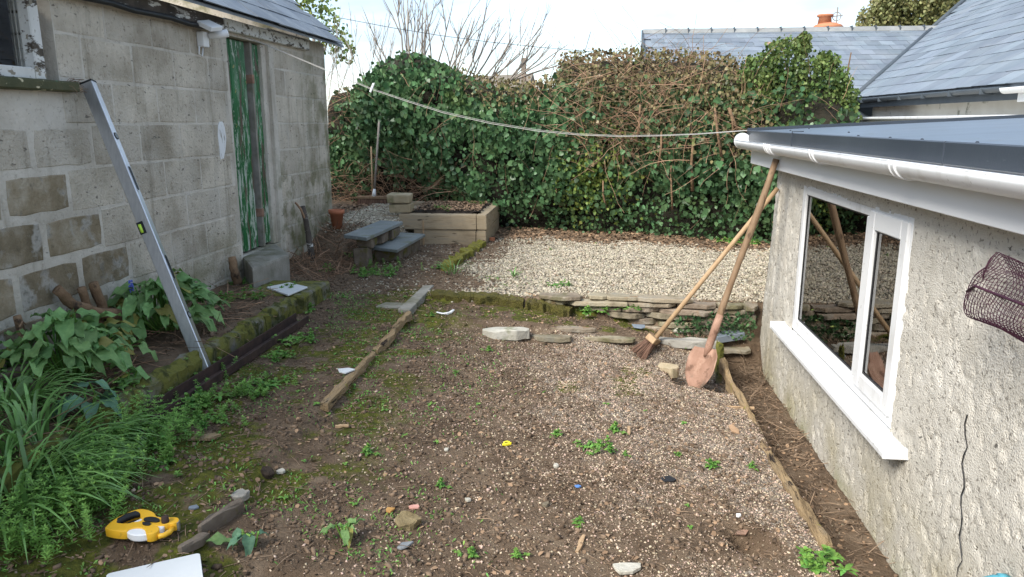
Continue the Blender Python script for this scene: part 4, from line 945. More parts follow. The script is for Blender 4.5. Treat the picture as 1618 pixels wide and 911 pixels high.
Zb = .585 + .05 * fbm(A * 6, B * 6, 88) + .03 * np.sin(sg * math.pi)[None] * np.sin(sg * math.pi)[:, None] + .03 * vn(A * 22, B * 22, 3)
ia = np.arange(A.size).reshape(A.shape)
tag(mesh_np('soil', np.stack([A.ravel(), B.ravel(), Zb.ravel()], 1), np.stack([ia[:-1, :-1], ia[:-1, 1:], ia[1:, 1:], ia[1:, :-1]], -1).reshape(-1, 4), m_soil, bed, smooth=True), kind='stuff')
tag(MB().box(-1.80, -1.783, 7.868, 7.882, .25, .56).build('marker_stake', m_stick2, None, bevel=.002), 'thin pale wooden stake against the raised bed front', 'stake')
def irr(n, rx, ry, jit=.12, sq=.5):
    P = []
    for k in range(n):
        a = 2 * math.pi * (k + R.uniform(-.3, .3)) / n; c, s = math.cos(a), math.sin(a)
        e = (abs(c) ** (2 + 2 * sq) + abs(s) ** (2 + 2 * sq)) ** (-1 / (2 + 2 * sq)); j = 1 + R.uniform(-jit, jit)
        P.append((rx * c * e * j, ry * s * e * j))
    return P
def slab(name, mat, Mx, rx, ry, th, n=11, jit=.12, sq=.6, bevel=.005, rough=.006, parent=None):
    return MB().prism(irr(n, rx, ry, jit, sq), -th / 2, th / 2, M=Mx, jz=th * .15).build(name, mat, parent, bevel=bevel, rough=rough, rs=14)
def T(x, y, z, rz=0, rx=0, ry=0): return Matrix.Translation((x, y, z)) @ Euler((rx, ry, rz)).to_matrix().to_4x4()
stp = thing('stone_steps', 'two slate topped stone steps beside the sleeper bed', 'steps', (-1.95, 7.0, .3))
def quad_slab(P, z, th, name='slab'):
    m = MB(); m.prism([(x + R.uniform(-.006, .006), y) for x, y in P], z - th, z); return m.build(name, m_slab, stp, bevel=.004, rough=.004)
quad_slab([(-2.09, 6.80), (-1.76, 6.62), (-1.72, 7.62), (-2.05, 7.74)], .452, .03)
quad_slab([(-2.22, 6.5), (-1.96, 6.36), (-1.9, 7.44), (-2.17, 7.52)], .602, .032)
for (x0, x1, y0, y1, z0, z1) in ((-2.05, -1.8, 6.86, 7.02, .24, .41), (-1.88, -1.78, 7.03, 7.26, .24, .41), (-1.86, -1.76, 7.28, 7.6, .24, .415), (-2.15, -2.02, 6.56, 6.72, .24, .46), (-2.13, -1.98, 6.6, 6.8, .47, .56), (-2.05, -1.95, 6.85, 7.1, .455, .56), (-2.02, -1.93, 7.12, 7.4, .455, .565)):
    MB().box(x0, x1, y0, y1, z0, z1, j=.015).build('stone', m_edge, stp, bevel=.012, rough=.012)  # darker stone paints in the shade of the gaps below the slabs
b1 = MB().box(-2.18, -1.94, 7.93, 8.12, .628, .725, j=.006).build('stone_block', m_sandstone, None, bevel=.012, segs=2, rough=.006)
tag(b1, 'greenish stone block resting on the sleeper bed corner, lower of two', 'stone block', 'stone blocks stacked on the raised bed')
b2 = MB().box(-2.20, -1.95, 7.91, 8.1, .729, .83, j=.01).build('stone_block', m_sandstone, None, bevel=.018, segs=2, rough=.008)
tag(b2, 'sandy coloured stone block lying on top of another block', 'stone block', 'stone blocks stacked on the raised bed')
pt = at(533, 361); pot = thing('plant_pot', 'small terracotta plant pot standing at the shed corner', 'plant pot', pt)
MB().lathe([(.045, 0), (.068, .15), (.078, .15), (.08, .19), (.07, .19), (.06, .12)], 20, M=Matrix.Translation(pt)).build('body', m_terra, pot, smooth=True)
# yard broom and cane at the back
yb = thing('yard_broom', 'wide bristle yard broom with grey handle against the hedge', 'broom', (-2.7, 9.35, .58))
hz = gz(-2.7, 9.35)
bq = loc9(565, 318, 9.2); bq2 = loc9(634, 317, 9.2)
MB().box(bq.x, bq2.x, 9.17, 9.23, hz + .075, hz + .115).build('head', m_stick, yb, bevel=.008)
bm_ = MB()
for i in range(260):
    x = R.uniform(bq.x + .01, bq2.x - .01); y = R.uniform(9.175, 9.225); bm_.tube([(x, y, hz + .076), (x + R.uniform(-.012, .012), y + R.uniform(-.02, .005), hz + .0)], .0035, 3, cap=False)
tag(bm_.build('bristles', m_bristle, yb), kind='stuff')
tp = loc9(599, 192, 9.22); bt_ = Vector((loc9(591, 312, 9.2).x, 9.2, hz + .11))
MB().tube([bt_, bt_.lerp(tp, .1)], [.03, .016], 10).build('socket', m_whitepl, yb, smooth=True)
MB().tube([bt_.lerp(tp, .05), bt_.lerp(tp, .5), tp], .0135, 8).build('handle', m_greybark, yb, smooth=True)
a = Vector((loc9(588, 310, 9.25).x, 9.25, hz)); b_ = loc9(586.5, 231, 9.27)
tag(MB().tube([a, a.lerp(b_, .5) + Vector((.004, 0, 0)), b_], .010, 7).build('bamboo_cane', m_stick2, None, smooth=True), 'pale bamboo cane leaning on the hedge beside the yard broom', 'cane')

# ------------------------------------------------------------------ edgings: kerbs, timbers, stones
def beam(pts, wx, wz, mat, name, parent=None, nseg=14, jit=.25, taper=(1, 1), seed=0):
    """A rough timber or kerb swept along pts (top centre line), with an uneven section."""
    g = random.Random(seed); m = MB(); V = []; F = []
    pts = [Vector(p) for p in pts]
    sec = [(-.5, -1), (-.5, -.5), (-.48, -.08), (-.3, 0), (0, .03), (.3, 0), (.48, -.1), (.5, -.5), (.5, -1), (0, -1)]
    ns = len(sec)
    for i in range(nseg + 1):
        f = i / nseg * (len(pts) - 1); k = min(int(f), len(pts) - 2); p = pts[k].lerp(pts[k + 1], f - k)
        t = (pts[k + 1] - pts[k]).normalized(); sd = Vector((t.y, -t.x, 0)).normalized()
        tw = taper[0] + (taper[1] - taper[0]) * i / nseg
        a, b = 1 + g.uniform(-jit, jit), 1 + g.uniform(-jit, jit) * .6
        for (u, v) in sec:
            V.append(p + sd * (u * wx * a * tw + g.uniform(-.05, .05) * wx) + Vector((0, 0, (v * wz) * b * tw + g.uniform(-.08, .08) * wz)))
    for i in range(nseg):
        for k in range(ns): F.append((i * ns + k, (i + 1) * ns + k, (i + 1) * ns + (k + 1) % ns, i * ns + (k + 1) % ns))
    F.append(tuple(range(ns))); F.append(tuple(nseg * ns + k for k in range(ns - 1, -1, -1)))
    m.add(V, F); return m.build(name, mat, parent, rough=.006, rs=22)
lk = thing('bed_kerb', 'low mossy concrete kerb holding back the planting bed by the shed', 'kerb', (-2.06, 3.8, .28))
y = 1.9; k = 0
while y < 4.8:
    L = R.uniform(.5, .75)
    beam([(-2.06 + R.uniform(-.012, .012), y, .41), (-2.06 + R.uniform(-.012, .012), y + L - .012, .405)], .10, .22, m_kerb, 'kerb_block', lk, 12, .1, seed=k); y += L; k += 1
ps = thing('paving_slab', 'square grey concrete slab at the end of the mossy kerb', 'slab', (-2.12, 5.1, .3))
MB().box(-2.40, -1.95, 4.86, 5.36, .2, .425, j=.01).build('slab', m_kerb, ps, bevel=.012, rough=.006)
m = MB(); m.prism([(-2.30, 5.02), (-2.05, 4.80), (-2.01, 5.06), (-2.20, 5.19)], .43, .442); tag(m.build('white_plate', m_board, None, bevel=.002), 'flat white square plate lying on the concrete slab', 'plate')
ca_ = thing('metal_channel', 'long rusty dark metal channel lying beside the mossy kerb', 'channel', (-1.9, 3.8, .29))
A0, A1 = Vector((-1.93, 2.98, gl(-1.93, 2.98) + .0)), Vector((-1.885, 4.62, gl(-1.885, 4.62) + .0))
for (name, x0, x1, z0, z1) in (('base', -.045, .045, .012, .018), ('flange', -.045, -.039, .0185, .07), ('flange', .039, .045, .0185, .055)):
    m = MB(); V = [(p.x + x, p.y, p.z + z) for p in (A0, A1) for x, z in ((x0, z0), (x1, z0), (x1, z1), (x0, z1))]
    m.add(V, [(3, 2, 1, 0), (4, 5, 6, 7), (0, 1, 5, 4), (1, 2, 6, 5), (2, 3, 7, 6), (3, 0, 4, 7)]); m.build(name, m_rustdark, ca_)
tb = thing('timber_edging', 'rotten timber edging split in two along the mossy path', 'timber edging', (-1.26, 4.1, .26))
beam([(-1.245, 3.25, .29), (-1.25, 3.7, .285), (-1.262, 4.12, .274)], .042, .04, m_oldwood, 'plank', tb, 12, .10, seed=1)
beam([(-1.262, 4.14, .28), (-1.23, 4.4, .30), (-1.255, 4.65, .30), (-1.24, 4.93, .31)], .04, .05, m_oldwood, 'plank', tb, 14, .4, seed=2)
ck = thing('concrete_kerb', 'short straight grey concrete kerb beyond the rotten timber', 'kerb', (-1.27, 5.35, .3))
MB().box(-1.325, -1.235, 4.96, 5.76, .1, .318, j=.006).build('kerb_block', m_conc, ck, bevel=.01, segs=2, rough=.006)
mk = thing('moss_kerb', 'row of stones under yellow green moss leading to the raised bed', 'kerb', (-1.22, 7.1, .3))
for i in range(6): slab('stone', m_yellowmoss, T(-1.27 + i * .022, 6.52 + i * .24, .315, rad(90) + R.uniform(-.2, .2)), .13, .065, .09, jit=.15, rough=.02, parent=mk)
m2 = thing('mossy_bank', 'mossy humped edging at the left end of the slate wall', 'edging', (-.75, 5.42, .2))
beam([(-1.2, 5.52, .325), (-.95, 5.49, .32), (-.7, 5.46, .325), (-.48, 5.44, .30)], .14, .10, m_moss, 'hump', m2, 26, .28, seed=3)
beam([(-.46, 5.43, .305), (-.3, 5.41, .295), (-.12, 5.37, .25)], .13, .11, m_moss, 'hump', m2, 16, .28, seed=4)
# slate retaining wall
sw = thing('slate_wall', 'low dry stone wall of brown slates holding back the gravel terrace', 'wall', (.4, 5.45, .05))
MB().box(-.35, 1.2, 5.47, 5.6, -.1, .262).build('backing', m_soil, sw)
z = .03
g = random.Random(21)
for row in range(6):
    th = (.05, .05, .05, .045, .045, .04)[row]; x = (.5, .3, .25, .1, -.1, -.38)[row]
    x += g.uniform(-.05, .05)
    while x < 1.17:
        L = min(g.uniform(.18, .46), 1.22 - x)
        if L < .06: break
        slab('stone', m_stone, T(x + L / 2, 5.455 + g.uniform(-.025, .02), z + th / 2 + g.uniform(-.004, .004), g.uniform(-.04, .04), g.uniform(-.05, .05), g.uniform(-.04, .04)), L / 2 - .003, g.uniform(.07, .1), th * g.uniform(.75, .95), n=12, jit=.08, sq=1.6, parent=sw)
        x += L
    z += th
for (px, py, L) in ((885, 471, .16), (945, 468, .07), (990, 473, .15), (1050, 480, .2)):
    p = at(px, py); slab('cap_stone', m_stone, T(p.x, p.y - .02, .325, R.uniform(-.1, .1), R.uniform(-.08, .04)), L, .085, .03, n=12, jit=.12, sq=1.2, parent=sw)
# stones edging the sunken strip
def stone_thing(label, cat, px, py, rx, ry, th, mat, rz=0, tilt=0, ry_=0, sink=.3, group=None, name='stone', n=11, jit=.14):
    p = at(px, py); o = slab(name, mat, T(p.x, p.y, p.z + th * (.5 - sink), rz, tilt, ry_), rx, ry, th, n=n, jit=jit, rough=.008)
    return tag(o, label, cat, group)
stone_thing('big pale quartz stone lying at the left end of the stone row', 'stone', 796, 533, .165, .06, .065, m_palestone, rz=.05, sink=.1, name='edging_stone', n=13)
stone_thing('flat brown stone next to the big pale stone', 'stone', 872, 536, .13, .05, .035, m_stone, rz=-.02, name='edging_stone')
stone_thing('thin brown stone midway along the stone row', 'stone', 960, 537, .17, .045, .03, m_stone, name='edging_stone')
stone_thing('long grey slab stone behind the broom head', 'stone', 1080, 546, .22, .06, .055, m_greystone, rz=-.06, sink=.1, name='edging_stone', n=14)
stone_thing('dark layered stone at the wall end of the stone row', 'stone', 1158, 553, .13, .08, .035, m_stone, rz=.1, name='edging_stone')
stone_thing('dark low stone lying under the sunken strip edge', 'stone', 905, 522, .15, .03, .03, m_stone, name='edging_stone')
stone_thing('small pale stone beside the grey slab stone', 'stone', 1075, 522, .08, .06, .05, m_palestone, rz=.8, tilt=.5, name='edging_stone')
stone_thing('mossy tan stone at the edge of the shovel hole', 'stone', 1056, 588, .065, .05, .07, m_sandstone, sink=.4, name='edging_stone')
sb = thing('slate_block', 'thick clean blue grey slate block on the stones by the wall', 'slate', at(1148, 542))
MB().box(-.11, .11, -.06, .06, -.025, .025, M=T(*(at(1148, 543) + Vector((0, 0, .06))), .35, 0, -.08)).build('body', m_bluesl, sb, bevel=.003)
def shard(label, px, py, L, W_, mat, rz=0, tilt=0, th=.008, name='slate_shard', cat='slate', group=None, lift=.004, n=5, jit=.25):
    p = at(px, py); o = slab(name, mat, T(p.x, p.y, p.z + th / 2 + lift, rz, tilt), L, W_, th, n=n, jit=jit, sq=.3, bevel=.0012, rough=.002)
    return tag(o, label, cat, group)
shard('blue grey slate shard lying in the sunken strip left of the broom', 1010, 521, .06, .035, m_bluesl, rz=-.3, tilt=.15, lift=.02)
shard('blue slate shard standing behind the shovel blade', 1136, 572, .05, .06, m_bluesl, rz=1.2, tilt=1.0, lift=.04)
shard('small blue grey slate flake lying left of the tape measure edging', 305, 806, .018, .014, m_bluesl, rz=.5)
shard('grey slate shard in front of the brown rock', 640, 866, .035, .022, m_slate_old, rz=.8, tilt=-.2)
shard('black slate shard lying on the gritty soil', 1056, 760, .03, .024, m_seal, rz=.3, tilt=.2)
shard('white slate scrap beside the rotten timber', 546, 588, .048, .035, m_board, rz=.2, cat='scrap', name='scrap')
shard('rusty orange square chip on the dark soil', 617, 809, .02, .02, M_('orange_chip', [(.38, .2, .06), (.45, .26, .09)], 20, .8, .2), rz=.7, n=4, jit=.05, cat='chip', name='chip')
shard('pink oval chip on the dark soil', 655, 804, .022, .012, M_('pink_chip', [(.5, .25, .2), (.58, .33, .28)], 20, .8, .1), rz=.1, n=8, jit=.1, cat='chip', name='chip')
shard('tan wood chip lying on the mossy path', 326, 694, .05, .03, m_oldwood, rz=.3, cat='wood chip', name='wood_chip', th=.012)
shard('orange brown bark scrap near the trench timber', 1160, 682, .02, .04, m_litter, rz=.3, cat='bark scrap', name='bark_scrap', tilt=.3, lift=.01)
shard('small red brick fragment at the foot of the raised bed', 778, 381, .035, .03, m_brick, th=.04, cat='brick fragment', name='brick_fragment', n=7)
shard('rusty tin scrap near the trench timber', 1172, 848, .03, .015, m_rust, rz=.2, cat='metal scrap', name='metal_scrap', tilt=.3, lift=.008)
shard('tiny blue scrap on the gritty soil', 913, 771, .014, .009, m_bluecloth, rz=.2, cat='scrap', name='scrap')
shard('white chip in the dark patch of soil', 1167, 818, .012, .01, m_whitepl, cat='chip', name='chip', th=.01)
shard('thin pale wood strip on the terrace edge', 838, 466, .008, .07, m_stick2, rz=.75, cat='wood strip', name='wood_strip', n=4, jit=.05)
shard('pale paving stone half buried in the path', 622, 483, .11, .09, m_conc, rz=.2, cat='paving stone', name='paving_stone', th=.02, n=9, jit=.2, lift=-.012)
for (px, py, L, lb) in ((445, 748, .02, 'pale chip beside a small weed on the path'), (740, 793, .012, 'light grey chip alone on the dark soil'), (990, 903, .05, 'pale flat stone at the bottom edge of the grit')):
    shard(lb, px, py, L, L * .7, m_palestone, th=.012, cat='chip', name='chip', n=7)
p = at(645, 832); rk = MB()
for _ in range(1): rk.prism(irr(9, .046, .032, .3), -.018, .026, M=T(p.x, p.y, p.z + .018, .3, .2), jz=.01)
tag(rk.build('rock', M_('olive_rock', [(.13, .10, .05), (.28, .22, .12)], 25, .9, .8, 60, .01), None, bevel=.006, rough=.012, rs=30), 'lumpy yellowish brown rock on the dark soil', 'rock')
for (px, py, s, lb, mt) in ((863, 800, .017, 'small brown stone on the gritty soil', m_stone), (423, 752, .028, 'dark clod of earth on the path', m_soil), (705, 712, .012, 'small grey pebble left of the yellow clip', m_palestone), (878, 738, .016, 'small pale pebble right of the yellow clip', m_palestone)):
    p = at(px, py); tag(MB().prism(irr(8, s, s * .8, .2), -s * .5, s * .6, M=T(p.x, p.y, p.z + s * .4, R.random(), .2), jz=s * .2).build('pebble', mt, None, bevel=s * .25, rough=s * .3, rs=30), lb, 'pebble')
# stone edging near the tape measure
ed = [((350, 824), .10, .014, .06, m_edge, 'narrow brown edging stone set on edge beside the tape measure'), ((306, 864), .06, .018, .035, m_edge, 'low grey edging stone next to the white board'), ((381, 788), .03, .026, .03, m_greystone, 'pale triangular edging stone at the end of the row')]
for (px, py), L, W_, th, mt, lb in ed:
    p = at(px, py); tag(slab('edging_stone', mt, T(p.x, p.y, p.z + .012, rad(72), 0, .05), L, W_, th, n=12, jit=.08, sq=2, rough=.005), lb, 'edging stone')
# timber along the trench
tt = thing('trench_timber', 'broken timber edging along the trench below the window', 'timber edging', (.92, 3.7, 0))
zt = .05
beam([(.885, 4.80, .09), (.895, 4.55, .03), (.915, 4.1, .018), (.922, 3.80, -.005)], .042, .09, m_oldwood, 'plank', tt, 14, .4, taper=(1, .8), seed=5)
beam([(.905, 3.72, -.01), (.91, 3.3, .018), (.925, 3.0, .02), (.93, 2.68, .03)], .05, .10, m_oldwood, 'plank', tt, 14, .3, seed=6)
beam([(.87, 4.92, .17), (.885, 4.84, .15)], .03, .26, m_kerb, 'stake', tt, 4, .3, seed=7)
# weathered planks in the bed against the shed
for k, (y0, y1, z, lb) in enumerate(((2.6, 3.25, .52, 'upper weathered plank lying in the bed against the shed'), (2.55, 3.15, .47, 'lower weathered plank lying in the bed behind the broad leaved plant'))):
    tag(beam([(-2.60 + .09 * k, y0, z), (-2.56 + .09 * k, y1, z - .01)], .06, .05, m_greywood, 'plank', None, 8, .08, seed=30 + k), lb, 'plank')

# ------------------------------------------------------------------ stumps by the shed
def twist(pts, r, n=9): 
    P = [Vector(p) for p in pts]; Q = []
    for i in range(len(P) - 1):
        for k in range(4): Q.append(P[i].lerp(P[i + 1], k / 4) + Vector((R.uniform(-1, 1), R.uniform(-1, 1), R.uniform(-1, 1))) * r * .12)
    Q.append(P[-1]); return Q, [r * (1 - .25 * i / len(Q)) for i in range(len(Q))]
s1 = thing('ivy_stump', 'thick sawn brown ivy stems bent against the block wall', 'stump', (-2.6, 3.6, .46))
q_, r_ = twist([(-2.57, 3.78, .48), (-2.56, 3.7, .57), (-2.58, 3.56, .62), (-2.62, 3.46, .68), (-2.66, 3.40, .78)], .034); MB().tube(q_, r_, 8, jit=.12).build('stem', m_bark, s1, smooth=True)
q_, r_ = twist([(-2.6, 3.74, .44), (-2.62, 3.68, .6), (-2.63, 3.64, .76)], .032); MB().tube(q_, r_, 8, jit=.12).build('stem', m_bark, s1, smooth=True)
q_, r_ = twist([(-2.62, 3.66, .5), (-2.645, 3.6, .63), (-2.65, 3.57, .75)], .026); MB().tube(q_, r_, 8, jit=.12).build('stem', m_bark, s1, smooth=True)
s2_ = thing('thin_stump', 'thin brown cut stem with wispy roots at the left edge', 'stump', (-2.62, 3.1, .46))
q_, r_ = twist([(-2.6, 3.12, .42), (-2.63, 3.11, .6), (-2.64, 3.1, .72)], .022); MB().tube(q_, r_, 7, jit=.12).build('stem', m_bark, s2_, smooth=True)
m = MB()
for i in range(14):
    a = Vector((-2.62, 3.11 + R.uniform(-.03, .03), .5 + R.random() * .18)); d = Vector((R.uniform(0, .04), R.uniform(-.14, .12), R.uniform(-.12, .05))); m.tube([a, a + d * .5 + Vector((0, 0, .02)), a + d], .003, 4)
tag(m.build('roots', m_cane, s2_), kind='stuff')
s3 = thing('dark_stump', 'dark upright dead stem beside the shed door step', 'stump', (-2.58, 6.5, .4))
q_, r_ = twist([(-2.52, 6.5, .36), (-2.54, 6.49, .6), (-2.57, 6.47, .86)], .03); MB().tube(q_, r_, 8, jit=.1).build('stem', m_darkpeel, s3, smooth=True)
q_, r_ = twist([(-2.55, 6.48, .72), (-2.57, 6.42, .84), (-2.6, 6.38, .9)], .012); MB().tube(q_, r_, 6).build('stem', m_cane, s3, smooth=True)
q_, r_ = twist([(-2.60, 5.2, .42), (-2.61, 5.17, .52), (-2.63, 5.2, .62)], .035)
tag(MB().tube(q_, r_, 8, jit=.15).build('wall_stump', m_bark, None, smooth=True), 'short brown root stump left of the shed door step', 'stump')

# ------------------------------------------------------------------ spirit level
LB, LT = Vector((-2.01, 3.585, gl(-2.01, 3.585) + .012)), Vector((-2.655, 3.83, 1.80))
lv = thing('spirit_level', 'long silver spirit level leaning against the block wall', 'spirit level', LB)
lz = (LT - LB).normalized(); LL = (LT - LB).length
Ml = frame_m(LB, lz, (1, .12, 0))            # local X: the bright face normal; local Y: away along the wall
MB().box(-.032, .032, -.024, .024, 0, LL, M=Ml).build('body', m_alu, lv, bevel=.004, segs=2)
for (f0, name) in ((.335, 'hand_slot'), (.64, 'hand_slot')):
    c0 = LL * (1 - f0); P = [(.013 * math.cos(a), .055 * (1 if math.sin(a) >= 0 else -1) + .013 * math.sin(a)) for a in np.linspace(0, 2 * math.pi, 20, endpoint=False)]
    Ms = Ml @ Matrix(((0, 0, 1, .0325), (1, 0, 0, 0), (0, 1, 0, c0), (0, 0, 0, 1)))
    MB().prism([(x * 1.35, y * 1.15) for x, y in P], -.004, .0012, M=Ms).build('slot_rim', m_alu, lv)
    MB().prism(P, -.004, .002, M=Ms).build('hand_slot', m_black, lv)  # black plug paints the shade inside an open slot
for f0 in (.19, .805):
    Ms = Ml @ Matrix(((0, 0, 1, .0325), (1, 0, 0, 0), (0, 1, 0, LL * (1 - f0)), (0, 0, 0, 1)))
    MB().lathe([(.020, -.004), (.020, .002), (.015, .002)], 18, M=Ms).build('vial_ring', m_black, lv)
    MB().lathe([(.014, -.002), (.014, .0035), (.004, .0045)], 18, M=Ms).build('vial', m_slab, lv)
MB().box(-.034, .0, -.0275, -.010, LL * .485, LL * .525, M=Ml).build('vial_notch', m_black, lv)
MB().tube([Ml @ Vector((-.02, -.028, LL * .489)), Ml @ Vector((-.02, -.028, LL * .517))], .008, 10).build('vial', m_green_bubble, lv, smooth=True)
for z in (0, LL): MB().box(-.033, .033, -.025, .025, z - (.006 if z else .004), z + (.004 if z else .006), M=Ml).build('end_cap', m_black, lv)

# ------------------------------------------------------------------ shovel and broom against the extension
A0 = Vector((.775, 4.70, .19)); A1 = Vector((1.128, 4.82, 1.375))
shv = thing('shovel', 'rusty round shovel with long brown handle leaning on the white fascia', 'shovel', (.74, 4.62, 0))
d = (A1 - A0).normalized(); L = (A1 - A0).length
Mh = frame_m(A0, d)
hpts = [Mh @ Vector((.012 * math.sin(i / 9 * 3.1), .008 * math.sin(i / 9 * 5), L * i / 9)) for i in range(10)]
h_ = MB(); h_.tube([(0, 0, 0)] * 0 or hpts, [.021 + .002 * math.sin(i * 1.3) for i in range(10)], 12, jit=.02); h_.build('handle', m_stick, shv, smooth=True)
MB().tube([A0 - d * .07, A0, A0 + d * .1, A0 + d * .22], [.012, .024, .0255, .024], 12).build('socket', m_rust, shv, smooth=True)
bd = (Vector((.70, 4.585, -.06)) - A0).normalized()
nrm = Vector((-.72, -.62, .32)); nrm = (nrm - bd * nrm.dot(bd)).normalized(); sx = bd.cross(nrm).normalized()
m = MB(); V = []; nu, nv = 10, 12
for side in (0, 1):
    for j in range(nv + 1):
        t = j / nv; wd = .112 * (1 - max(0, t - .45) ** 2 * 2.6) * (1 - .25 * max(0, .18 - t) / .18); wd = max(wd, .02)
        for i in range(nu + 1):
            u = i / nu * 2 - 1
            dish = .028 * (1 - u * u) * (1 - t * .6) - .02 * abs(u) ** 3
            ridge = .012 * max(0, 1 - abs(u) * 4) * max(0, 1 - t * 2)
            V.append(A0 + bd * (.015 + t * .285 - .012 * (1 - abs(u)) * (t < .01)) + sx * u * wd - nrm * (dish - ridge - .01) + nrm * (side * .003))
nn = (nu + 1) * (nv + 1); F = []
for j in range(nv):
    for i in range(nu):
        a = j * (nu + 1) + i; F += [(a, a + 1, a + nu + 2, a + nu + 1), (nn + a + nu + 1, nn + a + nu + 2, nn + a + 1, nn + a)]
bord = [i for i in range(nu + 1)] + [j * (nu + 1) + nu for j in range(1, nv + 1)] + [nv * (nu + 1) + i for i in range(nu - 1, -1, -1)] + [j * (nu + 1) for j in range(nv - 1, 0, -1)]
for k in range(len(bord)): a, b_ = bord[k], bord[(k + 1) % len(bord)]; F.append((b_, a, nn + a, nn + b_))
m.add(V, F); m.build('blade', m_rust, shv, smooth=True)
B0 = Vector((.475, 4.99, .17)); B1 = Vector((1.225, 5.11, 1.17))
br = thing('broom', 'old bristle broom with pale wooden handle leaning on the wall', 'broom', (.42, 5.0, .05))
d = (B1 - B0).normalized(); MB().tube([B0 - d * .02, B0.lerp(B1, .33) + Vector((.004, 0, .006)), B0.lerp(B1, .66), B1], [.0165, .0165, .016, .015], 12).build('handle', m_stick2, br, smooth=True)
Mb = frame_m(B0, d, (.35, 1, -.3))
MB().box(-.115, .115, -.034, .034, -.055, -.012, M=Mb, j=.002).build('head', m_stick2, br, bevel=.004)
m = MB(); g = random.Random(3)
for i in range(420):
    x, y = g.uniform(-.108, .108), g.uniform(-.03, .03); sp_ = Vector((x * .35 + g.uniform(-.015, .015), y * .9 + g.uniform(-.012, .012), -.11 - g.random() * .025)); a = Vector((x, y, -.05))
    m.tube([Mb @ a, Mb @ (a + sp_ * .5 + Vector((0, 0, -.005))), Mb @ (a + sp_)], .0019, 3, cap=False)
tag(m.build('bristles', m_bristle, br), kind='stuff')
bz = min(v.co.z for v in br.children[-1].data.vertices)

# ------------------------------------------------------------------ tape measure, board, small litter
ta, tz_ = at(170, 855), at(284, 838)
tdir = (tz_ - ta); tdir.z = 0; TLn = tdir.length; tdir.normalize()
tm = thing('tape_measure', 'yellow open reel tape measure lying on the mossy path', 'tape measure', (ta + tz_) / 2)
gcx, gcy = (ta.x + tz_.x) / 2, (ta.y + tz_.y) / 2; zg = max(gz(gcx + dx, gcy + dy) for dx in (-.08, 0, .08) for dy in (-.04, 0, .04)) + .004
MT = Matrix.Translation((gcx, gcy, zg)) @ Matrix.Rotation(math.atan2(tdir.y, tdir.x), 4, 'Z')
su = TLn / 745
def tu(zx, zy): return ((zx - 542) * su, (345 - (zy + (zx - 542) * .235 * -1 * -1)) * su * 1.62)
def tu(zx, zy): return ((zx - 542) * su, ((352 - (zx - 542) * .235) - zy) * su * 1.62)
def curve_plate(outl, holes, th, name, mat, z, parent, bev=.002):
    cu = bpy.data.curves.new(name, 'CURVE'); cu.dimensions = '2D'; cu.fill_mode = 'BOTH'; cu.extrude = th / 2 - bev; cu.bevel_depth = bev; cu.bevel_resolution = 1
    for P in [outl] + holes:
        s = cu.splines.new('POLY'); s.points.add(len(P) - 1); s.use_cyclic_u = True
        for q, (x, y) in zip(s.points, P): q.co = (x, y, 0, 1)
    ob = bpy.data.objects.new(name, cu); COL.objects.link(ob)
    me = bpy.data.meshes.new_from_object(ob.evaluated_get(bpy.context.evaluated_depsgraph_get())); bpy.data.objects.remove(ob)
    me.transform(Matrix.Translation(-org(parent)) @ MT @ Matrix.Translation((0, 0, z))); me.name = name
    me.materials.clear(); me.materials.append(mat); o = bpy.data.objects.new(name, me); link(o, parent); ORG[o.name] = org(parent); return o
def smooth_poly(P, it=2):
    for _ in range(it):
        Q = []
        for i in range(len(P)):
            a, b_ = P[i], P[(i + 1) % len(P)]; Q += [(a[0] * .75 + b_[0] * .25, a[1] * .75 + b_[1] * .25), (a[0] * .25 + b_[0] * .75, a[1] * .25 + b_[1] * .75)]
        P = Q
    return P
outl = smooth_poly([tu(*q_) for q_ in [(172, 440), (185, 395), (235, 310), (310, 245), (380, 190), (455, 160), (560, 180), (625, 212), (652, 258), (760, 264), (820, 250), (890, 244), (918, 268), (914, 302), (872, 322), (835, 325), (790, 350), (655, 378), (748, 388), (738, 458), (640, 490), (612, 432), (570, 408), (490, 410), (420, 440), (412, 470), (290, 472), (175, 452)]])
hole = smooth_poly([tu(*q_) for q_ in [(238, 368), (262, 315), (330, 248), (400, 205), (472, 205), (490, 268), (535, 302), (505, 335), (430, 352), (400, 372), (290, 382)]])
curve_plate(outl, [hole], .03, 'case', m_yellow, .017, tm)
MB().lathe([(.0, 0), (.058, 0), (.06, .004), (.06, .021), (.056, .024), (.0, .024)], 30, M=MT @ Matrix.Translation((*tu(590, 365), .004))).build('reel', m_whitepl, tm)
MB().tube([MT @ Vector((*tu(*q_), .022)) for q_ in ((240, 362), (262, 318), (330, 250), (402, 208), (470, 206))], [.008, .012, .0125, .012, .008], 10).build('grip', m_black, tm, smooth=True)
curve_plate(smooth_poly([tu(*q_) for q_ in [(535, 325), (560, 290), (640, 278), (715, 300), (722, 330), (640, 338)]]), [], .008, 'hub', m_black, .034, tm, .001)
curve_plate(smooth_poly([tu(*q_) for q_ in [(540, 352), (625, 350), (640, 368), (625, 385), (560, 380)]]), [], .008, 'release', m_black, .033, tm, .001)
MB().lathe([(.0115, 0), (.0125, .004), (.011, .022), (.006, .024)], 16, M=MT @ Matrix.Translation((*tu(785, 318), .03))).build('crank_knob', m_rustdark, tm, smooth=True)
MB().tube([MT @ Vector((*tu(*q_), .014)) for q_ in ((742, 448), (800, 425), (845, 385), (862, 325))], .009, 8).build('guard', m_yellow, tm, smooth=True)
MB().tube([MT @ Vector((*tu(*q_), .012)) for q_ in ((740, 412), (800, 390), (840, 340))], .004, 6).build('tape_blade', m_board, tm)
